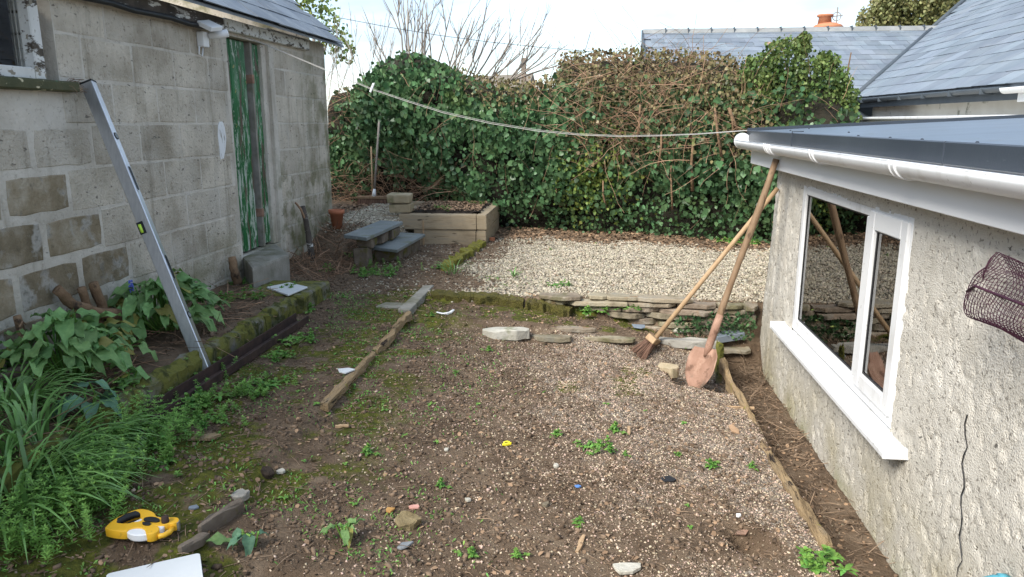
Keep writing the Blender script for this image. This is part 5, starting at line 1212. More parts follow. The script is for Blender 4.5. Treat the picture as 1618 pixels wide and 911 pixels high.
MB().box(-.004, .004, -.008, .008, 0, .03, M=MT @ Matrix.Translation((*tu(918, 290), 0))).build('hook', m_alu, tm)
wb = thing('white_board', 'white board with rounded corner lying at the bottom edge', 'board', at(300, 893))
p0, p1 = at(318, 896), at(198, 921) if False else at(198, 910); dv = (p0 - p1); dv.z = 0; dv.normalize(); pv_ = Vector((dv.y, -dv.x, 0))
zb_ = max(gz(p0.x - dv.x * a + pv_.x * b_, p0.y - dv.y * a + pv_.y * b_) for a in (0, .1, .25) for b_ in (0, .1)) + .006
Mw = Matrix((dv, -pv_, (0, 0, 1))).transposed().to_4x4(); Mw.translation = Vector((p0.x, p0.y, zb_))
def rr(x0, x1, y0, y1, r):
    P = []
    for (cx, cy, a0) in ((x1 - r, y1 - r, 0), (x0 + r, y1 - r, 90), (x0 + r, y0 + r, 180), (x1 - r, y0 + r, 270)):
        P += [(cx + r * math.cos(rad(a0 + k * 18)), cy + r * math.sin(rad(a0 + k * 18))) for k in range(6)]
    return P
MB().prism(rr(-.26, .0, -.18, .0, .012), 0, .008, M=Mw).build('panel', m_board, wb)
MB().prism(rr(-.263, .003, -.183, .003, .014), -.010, -.0005, M=Mw).build('backing', m_black, wb)
cp = at(800, 704); cl_ = thing('clip', 'bright yellow plastic clip lying on the soil', 'clip', cp)
Mc = T(cp.x, cp.y, cp.z + .008, .5)
MB().prism([(-.025, -.012), (.02, -.012), (.026, -.004), (-.02, .0)], -.004, .008, M=Mc).build('jaw', m_lemon, cl_, bevel=.002)
MB().tube([Mc @ Vector((x, y, .004)) for x, y in ((-.015, -.002), (-.004, .016), (.012, .018), (.02, .004))], .004, 6).build('loop', m_lemon, cl_, smooth=True)
gp = at(704, 495); gl_ = MB()
pts = [(-.06, .0), (-.02, -.012), (.02, -.008), (.05, .03), (.065, .035), (.05, -.01), (.02, -.035), (-.03, -.035), (-.062, -.02)]
gl_.prism(pts, 0, .012, M=T(gp.x, gp.y, gp.z + .008, .15, .2), jz=.006)
tag(gl_.build('plastic_scrap', m_whitepl, None, bevel=.004, rough=.01, rs=25), 'crumpled white plastic scrap lying past the concrete kerb', 'scrap')
for k, (px, py, rz, L, lb) in enumerate(((917, 862, 1.35, .05, 'short split stick standing out on the grit'), (994, 683, 1.5, .045, 'thin upright stick left of the trench timber'), (1160, 645, -.15, .11, 'pale split stick pointing at the trench timber'), (540, 676, .1, .03, 'small reddish wood chip near the timber end'), (1105, 600, -.7, .06, 'rusty metal bar lying under the shovel blade'))):
    p = at(px, py); dd = Vector((math.cos(rz), math.sin(rz), .05)) * L
    tag(beam([p - dd + Vector((0, 0, .014)), p + dd + Vector((0, 0, .014))], .014, .012, m_rust if 'metal' in lb else m_stick2, 'metal_bar' if 'metal' in lb else 'stick', None, 5, .2, seed=60 + k), lb, 'bar' if 'metal' in lb else 'stick')

# ------------------------------------------------------------------ netting bag at the wall
nb_ = thing('net_bag', 'roll of maroon netting hanging by the roughcast wall', 'netting', (1.12, 2.0, 1.15))
def net_surface(k, r0, seed):
    g = np.random.default_rng(seed); nu, nv = 46, 42
    uu, vv = np.meshgrid(np.linspace(0, 1, nu), np.linspace(0, 2 * np.pi, nv, endpoint=False))
    rad_ = r0 * np.clip(uu / .06, 0.05, 1) ** .5 * (1 + .12 * np.sin(vv * 2 + uu * 3 + k) + .06 * np.sin(vv * 5 + uu * 9 + k))
    yy = 2.27 - uu * .75 + .02 * np.sin(vv * 2 + k)
    xx = 1.145 + np.cos(vv) * rad_ * .6 - uu * .02; zz = 1.135 + np.sin(vv) * rad_ * (1 - .1 * uu) - .012 * uu
    xx = np.minimum(xx, 1.235)
    V = np.stack([xx.ravel(), yy.ravel(), zz.ravel()], 1)
    ii = np.arange(nu * nv).reshape(nv, nu); jn = np.roll(ii, -1, 0)
    return V, np.stack([ii[:, :-1], ii[:, 1:], jn[:, 1:], jn[:, :-1]], -1).reshape(-1, 4)
for k, r0 in ((0, .098),):
    V, F = net_surface(k, r0, 3)
    bm = bmesh.new(); vs = [bm.verts.new(v) for v in V]
    for f in F:
        try: bm.faces.new([vs[i] for i in f])
        except ValueError: pass
    bmesh.ops.remove_doubles(bm, verts=bm.verts[:], dist=1e-5)
    bmesh.ops.wireframe(bm, faces=bm.faces[:], thickness=.0021, use_replace=True, use_even_offset=False)
    me = bpy.data.meshes.new('net'); bm.to_mesh(me); bm.free()
    me.transform(Matrix.Translation(-org(nb_))); me.materials.append(m_net)
    o = bpy.data.objects.new('net_layer', me); link(o, nb_); tag(o, kind='stuff')
MB().tube([(1.09, 2.235, 1.12), (1.078, 2.17, 1.15), (1.07, 1.8, 1.16), (1.07, 1.53, 1.17)], .004, 6).build('draw_cord', m_net, nb_, smooth=True)

# ------------------------------------------------------------------ leafy plants
def leaf_mesh(L, W_, curl, fold, wav, mat, seed, ns=6, point=1.0, name='leaf'):
    g = random.Random(seed); V = []; F = []
    for i in range(ns + 1):
        t = i / ns; wd = W_ * (math.sin(math.pi * t ** .72) ** point) * .5 + .0015
        zc = -curl * t * t * L; xc = L * (t - .12 * curl * t * t)
        for k, s in enumerate((-1, -.5, 0, .5, 1)):
            V.append((xc, s * wd, zc + abs(s) * wd * fold + (wav * math.sin(t * 13 + s * 2 + seed) * abs(s) * W_ * .2 if abs(s) == 1 else 0)))
    for i in range(ns):
        for k in range(4): F.append((i * 5 + k, i * 5 + k + 1, (i + 1) * 5 + k + 1, (i + 1) * 5 + k))
    m = MB(); m.add(V, F); ob = m.build(name, mat, None, smooth=True); me = ob.data; bpy.data.objects.remove(ob); return me
m_yellowing = M_('yellowing_leaf', [(.26, .27, .06), (.34, .3, .09)], 6, .5, .4, 60, .006, rnd=.3, trans=.2, coord='obj')
cleaf = [leaf_mesh(1, .44, .35, .3, 1.1, m_comfrey, 1, 8), leaf_mesh(1, .52, .55, .15, 1.3, m_comfrey, 2, 8), leaf_mesh(1, .40, .2, .4, .9, m_comfrey, 3, 8), leaf_mesh(1, .48, .9, .2, 1.3, m_comfrey, 4, 8), leaf_mesh(1, .5, .1, .1, 1.2, m_comfrey, 5, 8), leaf_mesh(1, .46, .5, .3, 1.1, m_comfrey, 6, 8), leaf_mesh(1, .48, .6, .3, 1.2, m_comfrey, 7, 8), leaf_mesh(1, .42, .7, .3, 1.2, m_yellowing, 8, 8)]
def leafy(name, label, base, R0, H0, n, size, g, meshes=cleaf, cat='plant', stem=m_weed, squash=1.0):
    t = thing(name, label, cat, base); sm = MB(); base = Vector(base)
    for i in range(n):
        a = g.uniform(0, 2 * math.pi); f = math.sqrt(g.random()); el = (1 - f) * .9 + .1
        P = base + Vector((math.cos(a) * R0 * f * squash, math.sin(a) * R0 * f, H0 * (1 - .75 * f * f) * g.uniform(.65, 1.05)))
        P.z = max(P.z, gz(P.x, P.y) + .05)
        ang = a + g.uniform(-.7, .7)
        out = Vector((math.cos(ang), math.sin(ang), g.uniform(-.5, .35) + .4 * (1 - f))).normalized()
        upv = Vector((g.uniform(-.35, .35), g.uniform(-.45, .2), 1)); sc = g.uniform(*size)
        z = (upv - out * upv.dot(out)).normalized(); yv = z.cross(out)
        M = Matrix((out, yv, z)).transposed().to_4x4() @ Matrix.Scale(sc, 4); M.translation = P - out * sc * .3
        inst('leaf', meshes[g.randrange(len(meshes))], M, t)
        b0 = base + Vector((math.cos(a), math.sin(a), 0)) * R0 * .2 * f; b0.z = gz(b0.x, b0.y)
        sm.tube([b0, (b0 + P) / 2 + Vector((0, 0, .03)), P - out * sc * .3], .0035, 4, cap=False)
    tag(sm.build('stems', stem, t), kind='stuff'); return t
g = random.Random(9)
leafy('broad_leaf_plant', 'large broad leaved green plant at the left spilling over the kerb', (-2.42, 3.12, .44), .36, .30, 95, (.10, .19), g, squash=.85)
leafy('broad_leaf_plant', 'broad leaved green plant behind the spirit level', (-2.45, 3.95, .44), .34, .32, 85, (.10, .2), g, squash=.8)
m_bluegreen = M_('blue_green_leaf', [(.09, .2, .12), (.15, .28, .17)], 6, .5, .4, 60, .006, rnd=.2, coord='obj', trans=.15)
bl = [leaf_mesh(1, .5, .5, .35, .7, m_bluegreen, 7), leaf_mesh(1, .6, .8, .3, .7, m_bluegreen, 8)]
p = at(140, 655); leafy('blue_green_plant', 'wilted blue green leafy plant below the mossy kerb', p, .10, .16, 9, (.10, .15), g, meshes=bl)
p = at(225, 640); leafy('broad_leaf_plant', 'low plant with few large leaves beside the metal channel', p, .10, .08, 7, (.10, .17), g)
p = at(545, 850); leafy('seedling_plant', 'dark green broad leaved seedling on the front soil', p, .05, .05, 8, (.045, .075), g)
p = at(400, 865); leafy('seedling_plant', 'grey green broad leaved seedling right of the white board', p, .05, .03, 6, (.05, .075), g, meshes=bl)
p = at(340, 868); tag(inst('fallen_leaf', cleaf[0], T(p.x - .03, p.y, p.z + .03, .25, .2, -.1) @ Matrix.Scale(.10, 4)), 'single fallen bright green leaf beside the edging stone', 'leaf')
fb = loc9(207, 452, 4.12); fbt = thing('grape_hyacinth', 'single small blue flower spike above the broad leaves', 'flower', (-2.6, 4.05, .46))
fb = onx_ = Vector((-2.55, fb.y, fb.z)); d = ray(207, 452); t_ = -2.55 / d[0]; fb = Vector((-2.55, d[1] * t_, CAM_Z + d[2] * t_))
MB().tube([(-2.55, fb.y + .02, .46), fb], .003, 5).build('stem', m_weed, fbt)
m = MB()
for i in range(40):
    a, z = R.uniform(0, 6.3), R.uniform(-.035, .035); r = .013 * (1 - abs(z) * 16 * .4); m.tube([fb + Vector((math.cos(a) * r * .3, math.sin(a) * r * .3, z)), fb + Vector((math.cos(a) * r, math.sin(a) * r, z - .003))], [.003, .004], 5)
tag(m.build('petals', m_blueflower, fbt), kind='stuff')
# strap leaved clumps
def blades(n, base, r0, L, W_, g, mat, name, parent, lean=None, zfun=None, arch=1.0):
    V = []; F = []
    for i in range(n):
        a = g.uniform(0, 2 * math.pi); rr_ = r0 * math.sqrt(g.random()); x, y = base[0] + rr_ * math.cos(a), base[1] + rr_ * math.sin(a); z = gz(x, y) - .005
        ang = a + g.uniform(-.9, .9); l = L * g.uniform(.55, 1.15); w0 = W_ * g.uniform(.6, 1.1)
        dx, dy = math.cos(ang), math.sin(ang)
        if lean: dx, dy = dx * .75 + lean[0], dy * .75 + lean[1]
        el = g.uniform(.9, 1.45); drop = g.uniform(1.3, 2.3) * arch; b0 = len(V); ns = 7; px_, pz_ = 0, 0
        for k in range(ns + 1):
            t = k / ns; w1 = w0 * (1 - t ** 3) + .0006
            nx, ny = -dy, dx; nl = math.hypot(nx, ny); nx, ny = nx / nl, ny / nl
            cx, cy, cz_ = x + dx * px_, y + dy * px_, z + pz_
            cz_ = max(cz_, gz(cx, cy) + .008)
            V += [(cx + nx * w1 / 2, cy + ny * w1 / 2, cz_ + w1 * .22), (cx, cy, cz_), (cx - nx * w1 / 2, cy - ny * w1 / 2, cz_ + w1 * .22)]
            e = el - drop * t; px_ += math.cos(e) * l / ns; pz_ += math.sin(e) * l / ns
        for k in range(ns):
            q = b0 + 3 * k; F += [(q, q + 1, q + 4, q + 3), (q + 1, q + 2, q + 5, q + 4)]
    return tag(mesh_np(name, V, F, mat, parent, smooth=True), kind='stuff')
for k, (px, py, n, L, r, ln, lb) in enumerate(((30, 810, 170, .42, .14, (.35, -.1), 'big clump of arching strap leaves at the left edge'), (70, 745, 140, .38, .13, (.35, -.15), 'clump of arching strap leaves behind the cleavers'), (20, 655, 120, .38, .10, (.3, -.1), 'clump of strap leaves below the weathered planks'), (165, 705, 90, .28, .08, (.25, -.1), 'small clump of strap leaves by the blue green plant'), (715, 432, 26, .26, .06, (0, -.1), 'grassy tuft growing on the mossy row of stones'), (813, 437, 14, .16, .03, (0, 0), 'small grassy tuft on the left of the gravel terrace'))):
    p = at(px, py); t = thing('strap_leaf_clump' if k < 4 else 'grass_tuft', lb, 'plant' if k < 4 else 'grass tuft', p)
    blades(n, p, r, L, .0145 if k < 4 else .008, random.Random(40 + k), m_strap, 'leaf_blades', t, ln)
t = thing('bulb_shoot', 'green bulb shoots sprouting in the raised bed', 'plant', (-1.62, 8.15, .64))
def blades_at(pts, mat, name, parent, L, g, n=6, w_=.01):
    V = []; F = []
    for (x, y, z) in pts:
        for i in range(n):
            a = g.uniform(0, 6.28); l = L * g.uniform(.6, 1.1); dx, dy = math.cos(a) * .5, math.sin(a) * .5; b0 = len(V)
            for k in range(4):
                t = k / 3; w1 = w_ * (1 - t * t) + .0005; V += [(x + dx * l * t - dy * w1, y + dy * l * t + dx * w1, z + l * (t - .4 * t * t)), (x + dx * l * t + dy * w1, y + dy * l * t - dx * w1, z + l * (t - .4 * t * t))]
            F += [(b0 + 2 * k, b0 + 2 * k + 1, b0 + 2 * k + 3, b0 + 2 * k + 2) for k in range(3)]
    return tag(mesh_np(name, V, F, mat, parent), kind='stuff')
g = random.Random(77)
blades_at([(-1.62 + g.uniform(-.09, .09), 8.15 + g.uniform(-.08, .08), .62) for _ in range(9)], m_weed, 'leaf_blades', t, .12, g)
blades_at([(-1.33 + g.uniform(-.12, .12), 8.55 + g.uniform(-.1, .1), .65) for _ in range(7)], m_weed, 'leaf_blades', t, .10, g)
# weeds: leafy rosettes
def rosette(n, L, W_, g, tall=.4, mat=m_weed, tiers=2):
    V = []; F = []
    for q in range(tiers):
        for i in range(n):
            a = 2 * math.pi * (i + g.random()) / n; l = L * g.uniform(.6, 1.1) * (1 - .3 * q); el = g.uniform(.1, .6) + .35 * q; z0 = L * tall * q; b0 = len(V); dx, dy = math.cos(a), math.sin(a)
            cx = cy = 0; cz_ = z0
            for k in range(4):
                t = k / 3; w1 = W_ * math.sin(math.pi * min(.98, .12 + t * .86)) ** .8; V += [(cx - dy * w1 / 2, cy + dx * w1 / 2, cz_ + w1 * .15), (cx + dy * w1 / 2, cy - dx * w1 / 2, cz_ + w1 * .15)]
                e = el - .9 * t; cx += dx * math.cos(e) * l / 3; cy += dy * math.cos(e) * l / 3; cz_ += math.sin(e) * l / 3
            F += [(b0 + 2 * k, b0 + 2 * k + 1, b0 + 2 * k + 3, b0 + 2 * k + 2) for k in range(3)]
    return V, F
def weed_mesh(nros, spread, L, W_, seed):
    g = random.Random(seed); V = []; F = []
    for i in range(nros):
        if i == 0: V += [(0, 0, .002)]
        v, f = rosette(g.randint(5, 8), L * g.uniform(.7, 1.1), W_, g, tiers=g.randint(1, 3)); b0 = len(V); a = g.uniform(0, 6.28); r = spread * math.sqrt(g.random())
        V += [(x + r * math.cos(a), y + r * math.sin(a), z + g.uniform(0, .01)) for x, y, z in v]; F += [(0, b0, b0 + 1)] if r > 0 else []; F += [tuple(q + b0 for q in ff_) for ff_ in f]
    mm = MB(); mm.add(V, F); o = mm.build('weed', m_weed); me = o.data; bpy.data.objects.remove(o); return me
wm = [weed_mesh(1, 0, .04, .014, 1), weed_mesh(4, .05, .038, .013, 2), weed_mesh(12, .12, .045, .014, 3), weed_mesh(22, .2, .045, .014, 4), weed_mesh(9, .10, .06, .02, 5)]
WEEDS = [(320, 635, 4, 1.0, 'leafy weed clump beside the near end of the metal channel'), (470, 540, 2, 1.1, 'weed clump at the far end of the metal channel'), (440, 565, 2, .9, 'weed clump halfway along the metal channel'), (415, 612, 2, 1.0, 'weed clump near the middle of the mossy path'),
         (448, 458, 2, .9, 'bushy weed growing on the bed beside the white plate'), (592, 432, 3, 1.0, 'wide patch of bright weeds in front of the stone steps'), (515, 428, 4, .8, 'bright weed at the foot of the shed wall past the slab'), (985, 487, 3, .75, 'bushy green weed growing out of the slate wall'),
         (932, 492, 2, 1.2, 'bluish flowered weed left of the bushy weed on the slate wall'), (943, 710, 2, .8, 'bright fern like weed on the gritty soil'), (975, 683, 1, 1.0, 'pale weed above the fern like weed'), (1303, 893, 4, .9, 'leafy weed at the near end of the trench timber'), (1124, 738, 1, .9, 'small weed between grit and the trench timber'),
         (885, 452, 2, .8, 'low green weed near the front edge of the gravel terrace'), (1085, 550, 1, .8, 'bright grassy weed in front of the grey slab stone'), (1165, 383, 3, 1.1, 'weeds under the hedge beside the extension corner'), (585, 718, 1, .9, 'small weed left of the yellow clip'), (690, 425, 1, 1.0, 'weed at the left of the mossy row of stones'),
         (560, 402, 3, .8, 'grey green weed patch in front of the lower step'), (375, 470, 3, .9, 'low weeds filling the bed behind the mossy kerb'), (375, 448, 2, .7, 'weeds in the bed in front of the door step'), (230, 690, 3, 1.0, 'bright low weeds beside the strap leaves'), (265, 655, 3, .9, 'bright low weeds below the low large leaved plant'), (190, 735, 3, 1.0, 'bright low weeds between strap leaves and path'), (490, 493, 1, 1.2, 'weed on the path past the metal channel'), (330, 668, 2, .8, 'weed right of the near end of the metal channel')]
for (px, py, k, s, lb) in WEEDS:
    p = at(px, py); tag(inst('weed', wm[k], T(p.x, p.y, p.z + .004, R.uniform(0, 6)) @ Matrix.Scale(s, 4)), lb, 'weed', 'weeds growing in the garden ground')
SMALLW = [(500, 640), (520, 655), (545, 735), (580, 620), (610, 650), (470, 620), (530, 560), (560, 610), (620, 500), (650, 540), (700, 560), (720, 590), (680, 640), (755, 640), (860, 620), (990, 720), (1080, 670), (1020, 650), (880, 690), (700, 770), (450, 790), (560, 800), (480, 730), (640, 690), (1085, 800), (1190, 740), (820, 880), (915, 830), (960, 640), (500, 520), (540, 470), (430, 525), (400, 560), (680, 500), (870, 395), (940, 385), (1010, 460), (640, 470), (590, 520), (1090, 835), (690, 700), (740, 880), (1070, 720), (770, 555)]
LMK = [(800, 703, 'yellow clip'), (645, 830, 'lumpy brown rock'), (513, 642, 'near end of the rotten timber'), (1105, 585, 'shovel blade'), (1028, 545, 'broom head'), (225, 845, 'tape measure'), (703, 494, 'white plastic scrap'), (796, 531, 'big pale stone'), (1056, 760, 'black slate shard'), (1167, 818, 'dark patch in the grit'), (985, 900, 'pale flat stone at the bottom edge'), (943, 710, 'fern like weed'), (545, 850, 'dark green front seedling'), (622, 483, 'half buried paving stone'), (475, 515, 'far end of the metal channel'), (460, 447, 'white square plate'), (445, 748, 'dark clod and pale chip'), (912, 770, 'tiny blue scrap'), (545, 588, 'white slate scrap'), (330, 640, 'near end of the metal channel'), (900, 470, 'slate wall'), (1270, 800, 'near half of the trench timber')]
seen = {}
spots = []
for (px, py) in SMALLW:
    lx, ly, ln = min(LMK, key=lambda q: (q[0] - px) ** 2 + (2 * (q[1] - py)) ** 2); dx, dy = px - lx, py - ly
    rel = ('left of' if dx < 0 else 'right of') if abs(dx) > 1.4 * abs(dy) else ('in front of' if dy > 0 else 'behind')
    spots.append((ln, rel, math.hypot(dx, dy), px, py))
spots.sort(key=lambda t: (t[0], t[1], t[2]))
for ln, rel, _, px, py in spots:
    k = seen.get((ln, rel), 0); seen[(ln, rel)] = k + 1
    p = at(px, py); tag(inst('small_weed', wm[R.choice((0, 0, 1))], T(p.x, p.y, p.z + .003, R.uniform(0, 6)) @ Matrix.Scale(R.uniform(.45, .8), 4)), ('', 'second ', 'third ', 'fourth ', 'fifth ')[k] + 'tiny weed seedling %s the %s' % (rel, ln), 'weed', 'tiny weed seedlings in the open soil')
# ground cover nobody could count: cleavers and seedlings
def cleavers(pxs, n, seed, name, label, Ls=(.10, .22)):
    g = random.Random(seed); P = []; Rr = []; S = []
    for i in range(n):
        cx, cy, sx_, sy_ = pxs[g.randrange(len(pxs))]; b0 = at(min(max(cx + g.gauss(0, sx_), 3), 1600), min(max(cy + g.gauss(0, sy_), 400), 905)); L = g.uniform(*Ls)
        tx, ty = g.uniform(-.4, .4), g.uniform(-.4, .4)
        for k in range(7):
            f = (k + 1) / 7; q = b0 + Vector((tx * f * f, ty * f * f, f * .95)) * L
            for j in range(6):
                P.append(q); Rr.append((g.uniform(-.3, .3), g.uniform(-.7, .1), j * 1.05 + k * .5)); S.append((.022 * (1.15 - .5 * f), .0062, 1))
    P = np.array(P); Rr = np.array(Rr); S = np.array(S)
    tv = [(0, -.3, 0), (.5, -.5, .0), (1, 0, 0), (.5, .5, 0), (0, .3, 0)]
    V, F = scat(tv, [(0, 1, 2, 3), (0, 0, 0, 0)][:1], P, eul(Rr[:, 0], Rr[:, 1], Rr[:, 2]), S)
    return tag(mesh_np(name, V, F, m_feather, None), label, 'ground cover', kind='stuff')
cleavers([(110, 810, 45, 30), (60, 840, 40, 25), (150, 770, 35, 25), (190, 730, 30, 25), (250, 690, 30, 22), (60, 870, 35, 12), (150, 800, 25, 18), (200, 690, 30, 20)], 230, 1, 'cleavers', 'feathery bright green cleavers spreading at the lower left')
cleavers([(330, 640, 30, 20), (290, 665, 30, 20), (400, 625, 25, 12), (600, 425, 25, 8), (330, 590, 25, 10), (230, 720, 30, 20)], 110, 2, 'chickweed', 'low bright chickweed spreading beside the metal channel', (.03, .08))
g = np.random.default_rng(33)
def accept(n, xr, yr, wf):
    x = g.uniform(*xr, n); y = g.uniform(*yr, n); k = g.random(n) < wf(x, y); return x[k], y[k]
SPT = [(0, -.12, 0), (.6, -.35, .25), (1, 0, .2), (.6, .35, .25), (0, .12, 0)]
x, y = accept(60000, (-2.0, .6), (1.7, 6.2), lambda x, y: np.clip(ss(.52, .62, fbm(x * 1.7, y * 1.7, 91)) * (1 - ss(-.9, -.2, x)) + 1.2 * np.exp(-(((x + .92) / .32) ** 2 + ((y - 3.9) / .75) ** 2)) + .5 * np.exp(-(((x + 1.6) / .25) ** 2 + ((y - 3.0) / 1.0) ** 2)), 0, 1) * ss(.35, .55, fbm(x * 9, y * 9, 92, 2)) * .65)
V, F = scat(SPT, [(0, 1, 2, 3, 4)], np.stack([x, y, H(x, y) + .002], 1), eul(g.normal(0, .3, len(x)), g.uniform(-.7, .1, len(x)), g.uniform(0, 6.3, len(x))), np.stack([g.uniform(.008, .02, len(x)), g.uniform(.005, .011, len(x)), np.full(len(x), .015)], 1))
tag(mesh_np('seedlings', V, F, m_weed), 'sprinkling of tiny green seedlings over the damp soil', 'ground cover', kind='stuff')
# ivy sprigs under the slate wall
n = 500; x = g.uniform(.62, 1.2, n); z = g.uniform(.06, .24, n) - .0
V, F = scat(IVT, IVF, np.stack([x, 5.36 - .1 * (1 - (z - .06) / .18) * g.random(n), z + .02], 1), eul(g.normal(.6, .4, n), g.normal(0, .6, n), g.normal(0, .8, n)), g.uniform(.015, .035, n))
tag(mesh_np('ivy_sprigs', V, F, m_ivy), 'small dark ivy creeping along the foot of the slate wall', 'ivy', kind='stuff')

# ------------------------------------------------------------------ gravel, grit, crumbs, twigs, dead leaves
OCT = np.array([(1, 0, 0), (-1, 0, 0), (0, 1, 0), (0, -1, 0), (0, 0, 1), (0, 0, -1)], float)
OF = np.array([(0, 2, 4), (2, 1, 4), (1, 3, 4), (3, 0, 4), (2, 0, 5), (1, 2, 5), (3, 1, 5), (0, 3, 5)])
CUB = np.array([(x, y, z) for z in (-.7, .7) for y in (-.8, .8) for x in (-.8, .8)], float) + np.random.default_rng(2).uniform(-.35, .35, (8, 3))
CF = np.array([(0, 2, 3), (0, 3, 1), (4, 5, 7), (4, 7, 6), (0, 1, 5), (0, 5, 4), (2, 6, 7), (2, 7, 3), (0, 4, 6), (0, 6, 2), (1, 3, 7), (1, 7, 5)])
def pebbles(name, x, y, s, flat, mat, label, lift=.25, extra=0):
    n = len(x); parts = []
    for k, (tv, tf) in enumerate(((OCT + np.random.default_rng(1).uniform(-.25, .25, (6, 3)), OF), (CUB, CF))):
        q = np.arange(n) % 2 == k; m_ = q.sum(); s_ = s[q]
        S = np.stack([s_ * g.uniform(.7, 1.4, m_), s_ * g.uniform(.6, 1.1, m_), s_ * flat * g.uniform(.6, 1.2, m_)], 1)
        P = np.stack([x[q], y[q], H(x[q], y[q]) + s_ * flat * lift + extra * g.random(m_)], 1)
        parts.append(scat(tv, tf, P, eul(g.normal(0, .35, m_), g.normal(0, .35, m_), g.uniform(0, 6.3, m_)), S))
    return tag(mesh_np(name, *cat_vf(parts), mat), label, 'gravel', kind='stuff')
x, y = accept(60000, (-1.2, 2.0), (5.46, 8.6), lambda x, y: zones(x, y)[0] * .8)
pebbles('terrace_gravel', x, y, g.uniform(.006, .0135, len(x)), .65, m_gravel, 'cream gravel chippings covering the terrace', extra=.006)
x, y = accept(26000, (-3.1, -1.95), (7.0, 9.3), lambda x, y: zones(x, y)[0] * .5)
pebbles('upper_gravel', x, y, g.uniform(.007, .015, len(x)), .65, m_gravel, 'cream gravel chippings beside the shed end', extra=.006)
x, y = accept(190000, (-1.2, .97), (1.7, 5.0), lambda x, y: np.clip(zones(x, y)[2] * .62 + .10 * ss(-1.3, -.6, x), 0, 1))
pebbles('yard_grit', x, y, .0019 + .0040 * g.random(len(x)) ** 2, .7, m_grit, 'pinkish white grit scattered over the yard soil')
x, y = accept(9000, (-2.0, 1.2), (1.7, 5.4), lambda x, y: .12 + .25 * ss(-1.2, .2, x))
pebbles('loose_stones', x, y, .003 + .006 * g.random(len(x)) ** 3, .6, m_grit, 'loose little stones scattered over the soil')
x, y = accept(6000, (-1.95, .2), (5.4, 8.2), lambda x, y: .5 * (1 - zones(x, y)[0]))
pebbles('path_stones', x, y, .004 + .008 * g.random(len(x)) ** 3, .6, m_gravel, 'loose cream stones on the far path')
def crumb_w(x, y): return np.clip(1 - zones(x, y)[0] - .75 * zones(x, y)[2] - .6 * zones(x, y)[1], 0.05, 1) * ss(.3, .6, fbm(x * 5, y * 5, 95))
x, y = accept(60000, (-2.6, 1.25), (1.7, 8.2), crumb_w)
pebbles('soil_crumbs', x, y, .003 + .009 * g.random(len(x)) ** 2.5, .8, m_soilc, 'crumbly dark soil clods and bark over the yard')
STK = np.array([(0, -1, 0), (0, .5, .87), (0, .5, -.87), (.5, -1, .0), (.5, .5, .87), (.5, .5, -.87), (1, -.6, 0), (1, .3, .5), (1, .3, -.5)], float); STK[3:6, 1] += 3
SF = np.array([(a + i, a + (i + 1) % 3, a + 3 + (i + 1) % 3, a + 3 + i) for a in (0, 3) for i in range(3)])
def sticks(name, x, y, L, r, mat, label, tilt=.12, lift=.004):
    n = len(x)
    V, F = scat(STK, SF, np.stack([x, y, H(x, y) + lift], 1), eul(g.uniform(0, 6.3, n), g.normal(-.05, tilt, n), g.uniform(0, 6.3, n)), np.stack([L, r, r], 1))
    return tag(mesh_np(name, V, F, mat), label, 'twigs', kind='stuff')
x, y = accept(11000, (-2.0, .95), (1.7, 5.4), lambda x, y: .55 + .45 * ss(.4, .6, fbm(x * 3, y * 3, 96)))
sticks('yard_twigs', x, y, g.uniform(.012, .03, len(x)) + .09 * g.random(len(x)) ** 5, g.uniform(.0006, .0019, len(x)), m_twig, 'thin dry twigs littering the yard soil')
x, y = accept(3000, (-2.6, 1.2), (5.4, 8.3), lambda x, y: (1 - zones(x, y)[0]) * .7)
sticks('path_twigs', x, y, g.uniform(.02, .10, len(x)), g.uniform(.001, .0025, len(x)), m_twig, 'thin dry twigs littering the far path')
x, y = accept(900, (.96, 1.24), (2.1, 5.3), lambda x, y: .4 + .6 * ss(3.9, 4.4, y))
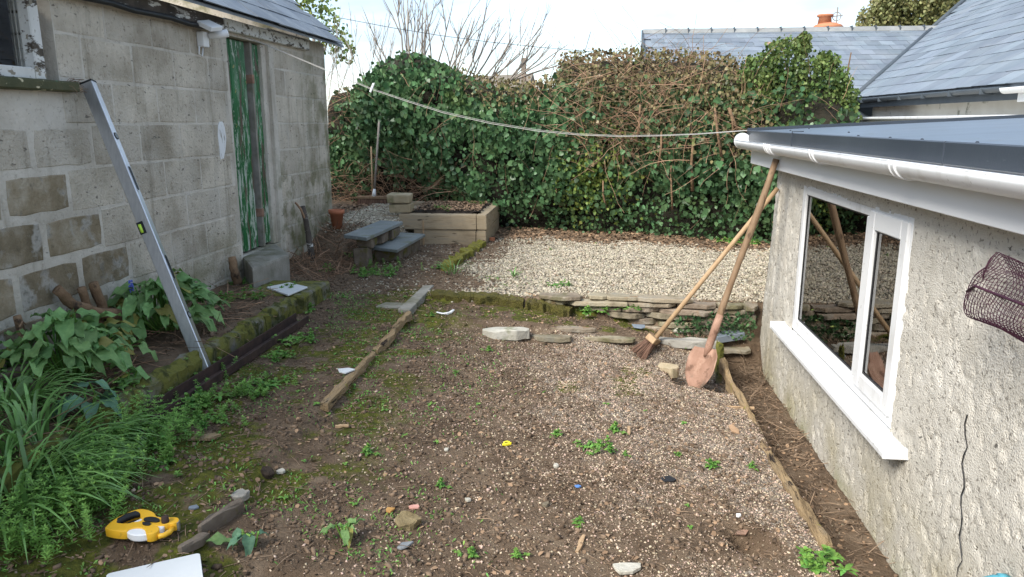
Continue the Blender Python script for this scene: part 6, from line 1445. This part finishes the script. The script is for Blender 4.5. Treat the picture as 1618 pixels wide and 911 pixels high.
sticks('trench_straw', x, y, g.uniform(.04, .16, len(x)), g.uniform(.001, .003, len(x)), m_twig, 'dry straw and stalks heaped in the trench by the wall', .35, .02)
x, y = accept(900, (-2.65, -2.1), (5.9, 7.4), lambda x, y: .7 + 0 * x)
sticks('dead_stalks', x, y, g.uniform(.06, .22, len(x)), g.uniform(.0015, .004, len(x)), m_cane, 'dead brown stalks heaped at the foot of the shed wall', .6, .02)
x, y = accept(500, (-2.6, -2.1), (2.2, 4.9), lambda x, y: .7 + 0 * x)
sticks('bed_stalks', x, y, g.uniform(.06, .3, len(x)), g.uniform(.001, .0028, len(x)), m_cane, 'dry stalks lying in the bed along the shed', .25, .03)
CHIP = [(-.5, -.3, 0), (.1, -.45, .12), (.6, 0, 0), (.1, .4, .1), (-.45, .25, 0)]
def chips(name, x, y, s, mat, label, cat_='leaf litter'):
    n = len(x); V, F = scat(CHIP, [(0, 1, 2, 3, 4)], np.stack([x, y, H(x, y) + .004], 1), eul(g.normal(0, .3, n), g.normal(0, .3, n), g.uniform(0, 6.3, n)), s)
    return tag(mesh_np(name, V, F, mat), label, cat_, kind='stuff')
x, y = accept(14000, (-3.1, 2.0), (7.2, 9.6), lambda x, y: .75 * ss(7.6, 8.4, y + .2 * x) + .05)
chips('hedge_litter', x, y, g.uniform(.015, .045, len(x)), m_litter, 'brown dead leaves lying under the hedge')
x, y = accept(12000, (-2.0, 1.25), (1.7, 6.8), lambda x, y: .35 + .5 * ss(.9, 1.0, x))
chips('yard_litter', x, y, g.uniform(.006, .024, len(x)), m_litter, 'brown bark flakes and dead leaf scraps on the yard')
x, y = accept(1500, (-1.95, -1.2), (8.02, 8.93), lambda x, y: .9 + 0 * x)
n = len(x); V, F = scat(CHIP, [(0, 1, 2, 3, 4)], np.stack([x, y, np.full(n, .655) + .02 * np.sin((y - 8) * 3)], 1), eul(g.normal(0, .3, n), g.normal(0, .3, n), g.uniform(0, 6.3, n)), g.uniform(.012, .035, n))
tag(mesh_np('bed_mulch', V, F, m_litter), 'brown leaf mulch lying on the raised bed soil', 'leaf litter', kind='stuff')
